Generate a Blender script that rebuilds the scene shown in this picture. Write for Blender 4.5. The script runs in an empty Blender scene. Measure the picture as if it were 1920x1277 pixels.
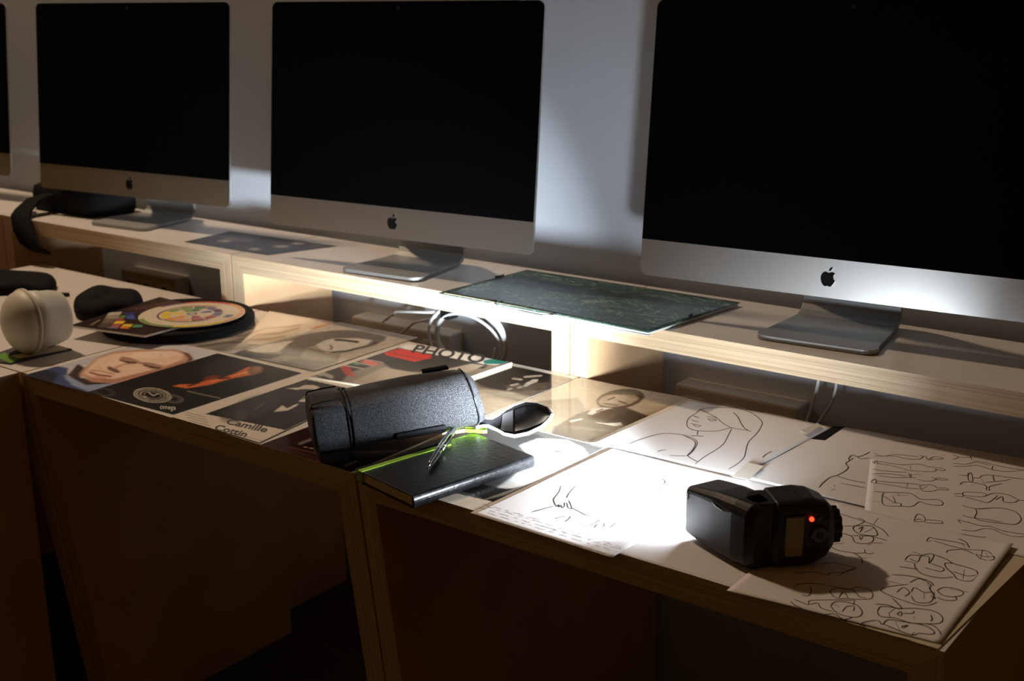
import bpy, math, random
import numpy as np
from mathutils import Vector, Matrix
random.seed(7); rng = np.random.default_rng(5)
SC = bpy.context.scene
Z0 = 0.74                      # height of the desk surface; everything below is written with z=0 on it
# ---------------------------------------------------------------- camera
CP = (1.143, -1.1323, 0.6318); YAW, PIT, ROL, FPX = 0.6538, 0.2718, -0.0093, 2321.324
def cam_axes():
    cy, sy = math.cos(YAW), math.sin(YAW)
    f = np.array([-sy*math.cos(PIT), cy*math.cos(PIT), -math.sin(PIT)])
    r = np.array([cy, sy, 0.]); u = np.cross(r, f); c, s = math.cos(ROL), math.sin(ROL)
    return c*r+s*u, -s*r+c*u, f
AR, AU, AF = cam_axes()
cd = bpy.data.cameras.new('camera'); cam = bpy.data.objects.new('camera', cd); SC.collection.objects.link(cam); SC.camera = cam
cam.matrix_world = Matrix(((AR[0], AU[0], -AF[0], CP[0]), (AR[1], AU[1], -AF[1], CP[1]), (AR[2], AU[2], -AF[2], CP[2]+Z0), (0, 0, 0, 1)))
cd.sensor_width = 36; cd.lens = 36*FPX/1920; cd.clip_start = .05
cd.dof.use_dof = True; cd.dof.focus_distance = 1.62; cd.dof.aperture_fstop = 7.5
def un(px, py, z=0.):
    d = AF+(px-960)/FPX*AR-(py-638.5)/FPX*AU; s = (z-CP[2])/d[2]
    return (CP[0]+s*d[0], CP[1]+s*d[1], z)
def proj(P):
    d = P-np.array(CP); z = d@AF
    return 960+FPX*(d@AR)/z, 638.5-FPX*(d@AU)/z
# ---------------------------------------------------------------- world, lights, exposure
w = bpy.data.worlds.new('dim_room'); SC.world = w; w.use_nodes = True
bg = w.node_tree.nodes['Background']; bg.inputs[0].default_value = (1., .46, .10, 1); bg.inputs[1].default_value = .036
vs = SC.view_settings; vs.view_transform = 'Standard'; vs.look = 'None'; vs.gamma = 1; vs.use_curve_mapping = False; vs.exposure = 0
def area(name, loc, target, sx, sy, energy, col, spread=180):
    l = bpy.data.lights.new(name, 'AREA'); l.shape = 'RECTANGLE'; l.size = sx; l.size_y = sy; l.energy = energy; l.color = col
    l.spread = math.radians(spread)
    o = bpy.data.objects.new(name, l); SC.collection.objects.link(o)
    o.location = (loc[0], loc[1], loc[2]+Z0)
    d = Vector(target)-Vector(loc); o.rotation_euler = d.to_track_quat('-Z', 'Y').to_euler(); return o
area('ceiling_lamp', (-2.45, .52, 2.85), (-.6, .30, 0), .26, .10, 38, (1., .72, .48), 150)
area('room_lamp', (-2.6, -2.2, 1.80), (-.6, .4, 0), .3, .3, 1.2, (1., .52, .20))
area('flash_spill', (.4655, .1035, .036), (.4655-.91, .1035+.41, .16), .05, .05, 3.3, (.85, .93, 1.), 165)
area('flash_beam', (.4650, .1035, .040), (.4655-.91, .1035+.41, .100), .05, .05, 5.2, (.85, .93, 1.), 54)
# ---------------------------------------------------------------- materials
def srgb(c):
    return tuple(((v/255)/12.92 if v/255 <= .04045 else (((v/255)+.055)/1.055)**2.4) for v in c)
M = {}
def mat(name, col, rough=.5, metal=0., spec=.5, emit=None, es=0., coat=0., trans=0., sss=0.):
    m = bpy.data.materials.new(name); m.use_nodes = True; b = m.node_tree.nodes['Principled BSDF']
    b.inputs['Base Color'].default_value = (*col, 1); b.inputs['Roughness'].default_value = rough
    b.inputs['Metallic'].default_value = metal; b.inputs['Specular IOR Level'].default_value = spec
    b.inputs['Coat Weight'].default_value = coat; b.inputs['Coat Roughness'].default_value = .08
    if trans: b.inputs['Transmission Weight'].default_value = trans
    if sss: b.inputs['Subsurface Weight'].default_value = sss; b.inputs['Subsurface Radius'].default_value = (.02, .02, .02)
    if emit: b.inputs['Emission Color'].default_value = (*emit, 1); b.inputs['Emission Strength'].default_value = es
    M[name] = m; return m
def noise_mix(m, scale, c1, c2, vec_scale=(1, 1, 1), lo=.35, hi=.65, detail=4, bump=0., rot=None):
    nt = m.node_tree; b = nt.nodes['Principled BSDF']
    tc = nt.nodes.new('ShaderNodeTexCoord'); mp = nt.nodes.new('ShaderNodeMapping'); mp.inputs['Scale'].default_value = vec_scale
    n = nt.nodes.new('ShaderNodeTexNoise'); n.inputs['Scale'].default_value = scale; n.inputs['Detail'].default_value = detail
    r = nt.nodes.new('ShaderNodeValToRGB'); r.color_ramp.elements[0].position = lo; r.color_ramp.elements[1].position = hi
    r.color_ramp.elements[0].color = (*c1, 1); r.color_ramp.elements[1].color = (*c2, 1)
    nt.links.new(tc.outputs['Object'], mp.inputs[0]); nt.links.new(mp.outputs[0], n.inputs['Vector']); nt.links.new(n.outputs['Fac'], r.inputs[0])
    nt.links.new(r.outputs[0], b.inputs['Base Color'])
    if bump:
        bp = nt.nodes.new('ShaderNodeBump'); bp.inputs['Strength'].default_value = bump; bp.inputs['Distance'].default_value = .002
        nt.links.new(n.outputs['Fac'], bp.inputs['Height']); nt.links.new(bp.outputs[0], b.inputs['Normal'])
    return m
noise_mix(mat('wall_paint', (.40, .40, .42), .6), 3, (.43, .465, .52), (.47, .505, .56))
noise_mix(mat('floor_carpet', (.03, .028, .026), .95), 400, (.02, .018, .017), (.045, .04, .037), bump=.3)
mat('laminate', (.74, .71, .68), .33, spec=.4)
noise_mix(mat('ply_edge_h', (.6, .45, .3), .5, spec=.3), 1, (.50, .345, .20), (.80, .635, .43), (2.5, 2.5, 420), .3, .7, 6, .15)
noise_mix(mat('ply_edge_v', (.6, .45, .3), .5, spec=.3), 1, (.52, .36, .215), (.78, .62, .42), (420, 2.5, 2.5), .3, .7, 6, .15)
noise_mix(mat('birch_face', (.72, .55, .36), .45, spec=.35), 2, (.56, .35, .19), (.68, .46, .27), (14, 3, 3), .3, .7, 5)
mat('aluminium', (.80, .80, .79), .34, metal=1.)
mat('aluminium_edge', (.85, .86, .88), .25, metal=.9)
mat('stand_alu', (.36, .37, .37), .50, metal=.8)
mat('glass_black', (.0012, .0012, .0015), .10, spec=.12)
mat('logo_black', (.003, .003, .003), .2)
mat('black_plastic', (.012, .012, .014), .42, spec=.4)
mat('black_gloss', (.008, .008, .009), .15)
mat('black_fabric', (.006, .006, .007), .85, spec=.15)
noise_mix(mat('pouch_nylon', (.02, .02, .023), .46, spec=.35), 900, (.006, .006, .007), (.060, .063, .070), lo=.44, hi=.62, bump=1.)
mat('grey_piping', (.42, .44, .47), .6)
mat('velcro', (.03, .028, .03), .9)
mat('cream_plastic', (.62, .56, .46), .4)
mat('white_plastic', (.7, .7, .7), .35)
mat('cable_grey', (.78, .79, .80), .4)
mat('paper', (.82, .80, .80), .7, spec=.2)
mat('paper_yellow', (.62, .56, .42), .7, spec=.2)
mat('ink', (.035, .022, .020), .6, spec=.2)
mat('text_black', (.02, .018, .02), .5); mat('text_white', (.7, .68, .65), .5); mat('text_gold', (.42, .28, .16), .5); mat('text_red', (.75, .08, .05), .5)
mat('page_edge', (.86, .76, .56), .8)
mat('lime', (.30, .56, .02), .55, spec=.5)
noise_mix(mat('notebook_cover', (.01, .01, .01), .33, spec=.3), 160, (.004, .004, .005), (.009, .009, .010), bump=.25)
mat('chrome', (.65, .66, .68), .15, metal=1)
mat('gunmetal', (.10, .10, .11), .2, metal=.9)
m = mat('frosted_rubber', (.66, .64, .55), .5, sss=.6)
mat('lcd', (.30, .25, .09), .3, spec=.3)
mat('led_red', (.6, .02, .01), .4, emit=(1, .03, .01), es=5)
mat('flash_window', (.9, .93, 1.), .3, emit=(.85, .93, 1.), es=110)
mat('tape', (.75, .72, .66), .2, spec=.5)
mat('green_print', (.13, .33, .02), .4)
mat('elastic_black', (.01, .012, .012), .7)
mat('white_board', (.82, .82, .80), .6)
# green marbled paper
m = mat('marble_green', (.02, .06, .045), .22, spec=.5); nt = m.node_tree; b = nt.nodes['Principled BSDF']
tc = nt.nodes.new('ShaderNodeTexCoord'); n1 = nt.nodes.new('ShaderNodeTexNoise'); n1.inputs['Scale'].default_value = 9; n1.inputs['Detail'].default_value = 5; n1.inputs['Distortion'].default_value = 1.2
mp = nt.nodes.new('ShaderNodeMapping'); mp.inputs['Scale'].default_value = (1, 2.0, 1); mp.inputs['Rotation'].default_value = (0, 0, .5)
sb = nt.nodes.new('ShaderNodeMath'); sb.operation = 'SUBTRACT'; sb.inputs[1].default_value = .5
ab = nt.nodes.new('ShaderNodeMath'); ab.operation = 'ABSOLUTE'
r = nt.nodes.new('ShaderNodeValToRGB'); r.color_ramp.elements[0].position = 0; r.color_ramp.elements[0].color = (.34, .44, .34, 1)
r.color_ramp.elements[1].position = .011; r.color_ramp.elements[1].color = (.055, .13, .12, 1); e = r.color_ramp.elements.new(.03); e.color = (.030, .085, .075, 1)
n2 = nt.nodes.new('ShaderNodeTexNoise'); n2.inputs['Scale'].default_value = 17; n2.inputs['Detail'].default_value = 3; n2.inputs['Distortion'].default_value = 2
s2 = nt.nodes.new('ShaderNodeMath'); s2.operation = 'SUBTRACT'; s2.inputs[1].default_value = .52
a2 = nt.nodes.new('ShaderNodeMath'); a2.operation = 'ABSOLUTE'
r2 = nt.nodes.new('ShaderNodeValToRGB'); r2.color_ramp.elements[0].color = (.20, .28, .22, 1); r2.color_ramp.elements[1].position = .016; r2.color_ramp.elements[1].color = (0, 0, 0, 1)
ad = nt.nodes.new('ShaderNodeMixRGB'); ad.blend_type = 'ADD'; ad.inputs[0].default_value = 1
L = nt.links.new
L(tc.outputs['Object'], mp.inputs[0]); L(mp.outputs[0], n1.inputs['Vector']); L(n1.outputs[0], sb.inputs[0]); L(sb.outputs[0], ab.inputs[0]); L(ab.outputs[0], r.inputs[0])
L(mp.outputs[0], n2.inputs['Vector']); L(n2.outputs[0], s2.inputs[0]); L(s2.outputs[0], a2.inputs[0]); L(a2.outputs[0], r2.inputs[0])
L(r.outputs[0], ad.inputs[1]); L(r2.outputs[0], ad.inputs[2]); L(ad.outputs[0], b.inputs['Base Color'])
# printed pages take their ink colours from a colour attribute painted further down
def print_mat(name, rough, spec=.5, coat=0.):
    m = mat(name, (1, 1, 1), rough, spec=spec, coat=coat); a = m.node_tree.nodes.new('ShaderNodeAttribute'); a.attribute_name = 'inkcol'
    m.node_tree.links.new(a.outputs['Color'], m.node_tree.nodes['Principled BSDF'].inputs['Base Color']); return m
print_mat('print_gloss', .10, .42); print_mat('print_satin', .32, .18)

# ---------------------------------------------------------------- mesh helpers
def tag(o, label=None, cat=None, group=None, kind=None):
    for k, v in (('label', label), ('category', cat), ('group', group), ('kind', kind)):
        if v: o[k] = v
    return o
class MB:
    def __init__(s): s.v = []; s.f = []; s.m = []; s.col = None
    def add(s, vs, fs, m=0):
        b = len(s.v); s.v.extend([tuple(p) for p in vs]); s.f.extend([tuple(i+b for i in f) for f in fs]); s.m.extend([m]*len(fs)); return s
    def box(s, a, b, m=0, mm=None):
        x0, y0, z0 = a; x1, y1, z1 = b
        vs = [(x0, y0, z0), (x1, y0, z0), (x1, y1, z0), (x0, y1, z0), (x0, y0, z1), (x1, y0, z1), (x1, y1, z1), (x0, y1, z1)]
        fs = [(0, 3, 2, 1), (4, 5, 6, 7), (0, 1, 5, 4), (1, 2, 6, 5), (2, 3, 7, 6), (3, 0, 4, 7)]   # bottom top front right back left
        s.add(vs, fs, m)
        if mm:
            for k, i in enumerate(mm): s.m[len(s.m)-6+k] = i
        return s
    def prism(s, pts, z0, z1, m=0, mt=None, ms=None):
        n = len(pts); vs = [(p[0], p[1], z0) for p in pts]+[(p[0], p[1], z1) for p in pts]
        s.add(vs, [tuple(range(n-1, -1, -1))], m); b = len(s.v)-2*n
        s.f.append(tuple(b+n+i for i in range(n))); s.m.append(m if mt is None else mt)
        for i in range(n): j = (i+1) % n; s.f.append((b+i, b+j, b+n+j, b+n+i)); s.m.append(m if ms is None else ms)
        return s
    def loft(s, rings, m=0, cap=True, closed=True):
        b = len(s.v); n = len(rings[0])
        for r in rings: s.v.extend([tuple(p) for p in r])
        for k in range(len(rings)-1):
            for i in range(n if closed else n-1):
                j = (i+1) % n; s.f.append((b+k*n+i, b+k*n+j, b+(k+1)*n+j, b+(k+1)*n+i)); s.m.append(m)
        if cap: s.f.append(tuple(b+i for i in range(n-1, -1, -1))); s.f.append(tuple(b+(len(rings)-1)*n+i for i in range(n))); s.m += [m, m]
        return s
    def tube(s, path, r, m=0, n=10):
        P = [Vector(p) for p in path]; rings = []; prev = None
        for i, p in enumerate(P):
            t = (P[min(i+1, len(P)-1)]-P[max(i-1, 0)]).normalized()
            if prev is None: a = t.orthogonal().normalized()
            else: a = (prev-t*prev.dot(t)).normalized()
            prev = a; c = t.cross(a); rr = r[i] if isinstance(r, (list, tuple)) else r
            rings.append([p+a*rr*math.cos(2*math.pi*k/n)+c*rr*math.sin(2*math.pi*k/n) for k in range(n)])
        return s.loft(rings, m)
    def sheet(s, fn, nu, nv, m=0):
        b = len(s.v)
        for j in range(nv+1):
            for i in range(nu+1): s.v.append(tuple(fn(i/nu, j/nv)))
        for j in range(nv):
            for i in range(nu): a = b+j*(nu+1)+i; s.f.append((a, a+1, a+nu+2, a+nu+1)); s.m.append(m)
        return s
    def xf(s, mt, i0=0):
        for i in range(i0, len(s.v)): s.v[i] = tuple(mt @ Vector(s.v[i]))
        return s
    def build(s, name, mats, parent=None, org=(0, 0, 0), smooth=False, bevel=0., sub=0, local=False):
        me = bpy.data.meshes.new(name)
        ox, oy, oz = (0, 0, 0) if local else org
        if s.v:
            me.from_pydata([(x-ox, y-oy, z-oz) for x, y, z in s.v], [], s.f)
        for k in (mats if isinstance(mats, (list, tuple)) else [mats]): me.materials.append(M[k])
        me.polygons.foreach_set('material_index', s.m)
        if smooth: me.polygons.foreach_set('use_smooth', [True]*len(s.f))
        me.update(); o = bpy.data.objects.new(name, me); SC.collection.objects.link(o)
        if parent is not None: o.parent = parent
        else: o.location = (org[0], org[1], org[2]+Z0)
        if bevel:
            q = o.modifiers.new('bevel', 'BEVEL'); q.width = bevel; q.segments = 3; q.limit_method = 'ANGLE'; q.angle_limit = .6
        if sub:
            q = o.modifiers.new('sub', 'SUBSURF'); q.levels = sub; q.render_levels = sub
        return o
def thing(name, loc, label, cat, group=None, rz=0.):
    o = bpy.data.objects.new(name, None); SC.collection.objects.link(o); o.location = (loc[0], loc[1], loc[2]+Z0); o.rotation_euler = (0, 0, rz)
    o.empty_display_size = .02; return tag(o, label, cat, group)
def copy_tree(o, parent=None):
    c = o.copy(); SC.collection.objects.link(c)
    if parent: c.parent = parent
    for ch in list(o.children): copy_tree(ch, c)
    return c
def rrect(w, h, r, n=6, cx=0., cy=0.):
    out = []
    for (sx, sy, a0) in ((1, 1, 0), (-1, 1, 90), (-1, -1, 180), (1, -1, 270)):
        for k in range(n+1):
            a = math.radians(a0+90*k/n); out.append((cx+sx*(w/2-r)+r*math.cos(a), cy+sy*(h/2-r)+r*math.sin(a)))
    return out
def text_geo(txt, shear=0., off=.022):
    c = bpy.data.curves.new('t', 'FONT'); c.body = txt; c.shear = shear; c.resolution_u = 3; c.offset = off
    o = bpy.data.objects.new('t', c); SC.collection.objects.link(o); dg = bpy.context.evaluated_depsgraph_get()
    me = bpy.data.meshes.new_from_object(o.evaluated_get(dg)); vs = [tuple(v.co) for v in me.vertices]; fs = [tuple(p.vertices) for p in me.polygons]
    bpy.data.objects.remove(o); bpy.data.meshes.remove(me); bpy.data.curves.remove(c)
    x0 = min(v[0] for v in vs); x1 = max(v[0] for v in vs); y0 = min(v[1] for v in vs); y1 = max(v[1] for v in vs)
    return [((v[0]-x0)/(x1-x0), (v[1]-y0)/(y1-y0)) for v in vs], fs

# ================================================================ SETTING
YW = .83; FZ = -Z0
XL, XR, YF, ZC = -4.2, 3.4, -3.6, 3.1
MB().box((XL, YW, FZ), (XR, YW+.12, ZC)).build('wall_back', 'wall_paint', org=(0, YW, FZ))['kind'] = 'structure'
MB().box((XL, YF, FZ-.1), (XR, YW+.12, FZ)).build('floor', 'floor_carpet', org=(0, 0, FZ))['kind'] = 'structure'

# ================================================================ DESKS
T = .0347; DD = .5478; LEAN = .13
def desk(name, label, x0, x1, lean=LEAN, y0=0., y1=DD, group='plywood desks in the row'):
    org = ((x0+x1)/2, (y0+y1)/2, FZ); t = thing(name, org, label, 'desk', group)
    w = (x1-x0)/2; d = (y1-y0)/2; H = -FZ
    b = MB(); x, X = -w, w   # top: mitred board, laminate above, plies in front
    vs = [(x, -d, H), (X, -d, H), (X, d, H), (x, d, H), (x+T, -d, H-T), (X-T, -d, H-T), (X-T, d, H-T), (x+T, d, H-T)]
    b.add(vs, [(0, 1, 2, 3)], 0); b.add(vs, [(4, 5, 1, 0), (7, 3, 2, 6)], 1); b.add(vs, [(4, 7, 6, 5)], 2); b.add(vs, [(0, 3, 7, 4), (1, 5, 6, 2)], 2)
    b.build('desktop', ['laminate', 'ply_edge_h', 'birch_face'], t, local=True)
    dl = lean*(H-T)
    for s in (-1, 1):
        b = MB(); xo, xi = s*w, s*(w-T)
        vs = [(xo, -d, H), (xi, -d, H-T), (xi, -d+dl, 0), (xo, -d+dl, 0), (xo, d, H), (xi, d, H-T), (xi, d, 0), (xo, d, 0)]
        fs = [(0, 1, 2, 3), (4, 7, 6, 5), (0, 3, 7, 4), (1, 5, 6, 2), (0, 4, 5, 1), (3, 2, 6, 7)]
        b.add(vs, fs[:2], 0); b.add(vs, fs[2:], 1)
        if s > 0: b.f = [f[::-1] for f in b.f]
        b.build('side_panel', ['ply_edge_v', 'birch_face'], t, local=True)
    return t
G = .003
desk('desk', 'plywood desk carrying the black round case and the frosted dome', -1.622, -.813)
desk('desk', 'plywood desk covered with the portrait and magazine pages', -.809, -.0005)
desk('desk', 'plywood desk under the loose drawings and the camera flash', .0035, .8125)
desk('desk', 'plywood desk turned side-on at the lower left with a plain wooden flank', -1.62, -.817, 0., -.62, -.004, 'plywood desks in the row')

# ================================================================ RAISED SHELVES
HS = .1082; TS = .0357; SY0, SY1 = DD+.003, .806
def shelf(label, x0, x1):
    t = thing('monitor_shelf', ((x0+x1)/2, (SY0+SY1)/2, FZ), label, 'shelf', 'raised plywood shelves behind the desks')
    w = (x1-x0)/2; d = (SY1-SY0)/2; H = HS-FZ; b = MB(); x, X = -w, w
    vs = [(x, -d, H), (X, -d, H), (X, d, H), (x, d, H), (x+TS, -d, H-TS), (X-TS, -d, H-TS), (X-TS, d, H-TS), (x+TS, d, H-TS)]
    b.add(vs, [(0, 1, 2, 3)], 0); b.add(vs, [(4, 5, 1, 0), (7, 3, 2, 6)], 1); b.add(vs, [(4, 7, 6, 5), (0, 3, 7, 4), (1, 5, 6, 2)], 2)
    b.build('shelf_board', ['laminate', 'ply_edge_h', 'birch_face'], t, local=True)
    for s in (-1, 1):
        b = MB(); xo, xi = s*w, s*(w-TS)
        vs = [(xo, -d, H), (xi, -d, H-TS), (xi, -d, 0), (xo, -d, 0), (xo, d, H), (xi, d, H-TS), (xi, d, 0), (xo, d, 0)]
        fs = [(0, 1, 2, 3), (4, 7, 6, 5), (0, 3, 7, 4), (1, 5, 6, 2), (0, 4, 5, 1), (3, 2, 6, 7)]
        b.add(vs, fs[:2], 0); b.add(vs, fs[2:], 1)
        if s > 0: b.f = [f[::-1] for f in b.f]
        b.build('side_panel', ['ply_edge_v', 'birch_face'], t, local=True)
S = [-2.65, -1.771, -.8965, -.0226, .8513, 1.726]
shelf('raised shelf at the far left edge under the partly cut-off screen', S[0], S[1]-.0015)
shelf('raised plywood shelf holding the black bag and the dim left computer', S[1]+.0015, S[2]-.0015)
shelf('raised plywood shelf holding the middle computer, cable coil hanging under it', S[2]+.0015, S[3]-.0015)
shelf('raised plywood shelf holding the nearest computer at the right', S[3]+.0015, S[4]-.0015)

# ================================================================ ALL-IN-ONE COMPUTERS
def make_computer():
    t = thing('desktop_computer', (0, 0, HS), 'x', 'computer', 'aluminium all-in-one computers on the shelf')
    W, H, CH, ZB, TL = .65, .4498, .0607, .068, .0995
    tilt = Matrix.Translation((0, 0, ZB)) @ Matrix.Rotation(-TL, 4, 'X')
    def out(w, h, r): return [(x, z+H/2) for x, z in rrect(w, h, r)]
    b = MB(); rings = []
    for (dy, sx, sz, cz, r) in ((0, 1, 1, 0, .014), (.005, 1, 1, 0, .014), (.0075, .985, .978, 0, .012), (.014, .86, .82, 0, .03), (.026, .64, .60, -.01, .06), (.036, .42, .44, -.02, .06), (.041, .24, .24, -.02, .04)):
        rings.append([(x, dy, z+H/2+cz) for x, z in rrect(W*sx, H*sz, r)])
    b.loft(rings); b.xf(tilt); b.build('casing', 'aluminium', t, local=True, smooth=False)
    # glass: rounded upper corners, straight lower edge on the chin
    pts = [p for p in rrect(W-.0012, H-CH-.0006, .0135, cx=0, cy=(H+CH)/2)]
    pts = [(x, z) for x, z in pts if z > CH+.03]; hw = (W-.0012)/2
    pts = pts+[(-hw, CH), (hw, CH)]
    b = MB(); n = len(pts); vs = [(x, -.0012, z) for x, z in pts]+[(x, .0, z) for x, z in pts]
    b.add(vs, [tuple(range(n-1, -1, -1)), tuple(range(n, 2*n))]+[(i, (i+1) % n, n+(i+1) % n, n+i) for i in range(n)])
    b.xf(tilt); b.build('screen', 'glass_black', t, local=True)
    b = MB(); b.add([(.0035*math.cos(a*math.pi/8), -.0013, H-.0125+.0035*math.sin(a*math.pi/8)) for a in range(16)], [tuple(range(15, -1, -1))]); b.xf(tilt)
    b.build('webcam', 'gunmetal', t, local=True)
    # logo
    L1 = [(0, .62), (.10, .66), (.22, .70), (.33, .68), (.43, .61), (.36, .53), (.325, .42), (.345, .30), (.40, .21), (.47, .165), (.42, .04), (.34, -.09), (.25, -.20), (.16, -.235), (.07, -.205), (0, -.19),
          (-.07, -.205), (-.16, -.235), (-.25, -.20), (-.35, -.09), (-.43, .05), (-.475, .22), (-.475, .38), (-.43, .53), (-.34, .64), (-.22, .695), (-.10, .66)]
    L2 = [(.0, .74), (.10, .77), (.19, .85), (.235, .96), (.235, 1.03), (.14, 1.0), (.06, .93), (.01, .84)]
    s = .0245; b = MB()
    for LL in (L1, L2):
        k = len(LL); vs = [(x*s, -.0012, CH/2-.007+z*s) for x, z in LL]+[(x*s, 0, CH/2-.007+z*s) for x, z in LL]
        b.add(vs, [tuple(range(k)), tuple(range(2*k-1, k-1, -1))]+[(i, k+i, k+(i+1) % k, (i+1) % k) for i in range(k)])
    b.xf(tilt); b.build('logo', 'logo_black', t, local=True)
    # stand: plate bent up at the back, slightly tapering to the neck
    prof = [(-.047, .0008, .192), (-.02, .0008, .186), (.03, .0008, .178), (.08, .0008, .170), (.105, .002, .166), (.122, .009, .165), (.131, .021, .164), (.132, .036, .163), (.127, .055, .162), (.112, .090, .160), (.092, .13, .158), (.070, .19, .158)]
    b = MB(); rings = []
    for i, (y, z, w) in enumerate(prof):
        a = prof[max(i-1, 0)]; c = prof[min(i+1, len(prof)-1)]; ty, tz = c[0]-a[0], c[1]-a[1]; l = math.hypot(ty, tz); ny, nz = -tz/l, ty/l; th = .0075
        rings.append([(-w/2, y, z), (w/2, y, z), (w/2, y+ny*th, z+nz*th), (-w/2, y+ny*th, z+nz*th)])
    # rounded front corners
    fr = []
    for k in range(7):
        a = math.pi/2*k/6; rr = .022; inset = rr*(1-math.sin(a)); y = -.047-rr*0+rr*(1-math.cos(a))*0
        yy = -.047+rr*(1-math.sin(math.pi/2*k/6)); ww = .194-2*rr*(1-math.cos(math.pi/2*(6-k)/6))
    front = []
    for k in range(7):
        ph = math.pi/2*k/6; yy = -.052+.022*(1-math.cos(ph)); ww = .193-2*.022*(1-math.sin(ph))
        front.append([(-ww/2, yy, .0008), (ww/2, yy, .0008), (ww/2, yy, .0083), (-ww/2, yy, .0083)])
    b.loft(front+rings[1:]); b.build('stand', 'stand_alu', t, local=True, bevel=.0012)
    return t
comp = make_computer()
CP_LIST = [(-2.262, .655, .10, 'computer cut off by the left edge of the picture, darkest of the screens'),
           (-1.3704, .6516, .0957, 'dim all-in-one computer at the left, black bag behind its stand'),
           (-.4930, .6206, .0701, 'middle all-in-one computer standing between the photo print and the green folder'),
           (.3961, .6444, .0685, 'nearest and largest all-in-one computer, bright silver chin at the right')]
for i, (x, y, a, lab) in enumerate(CP_LIST):
    o = comp if i == 0 else copy_tree(comp)
    o.location = (x, y, HS+Z0); o.rotation_euler = (0, 0, a); o['label'] = lab

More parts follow.
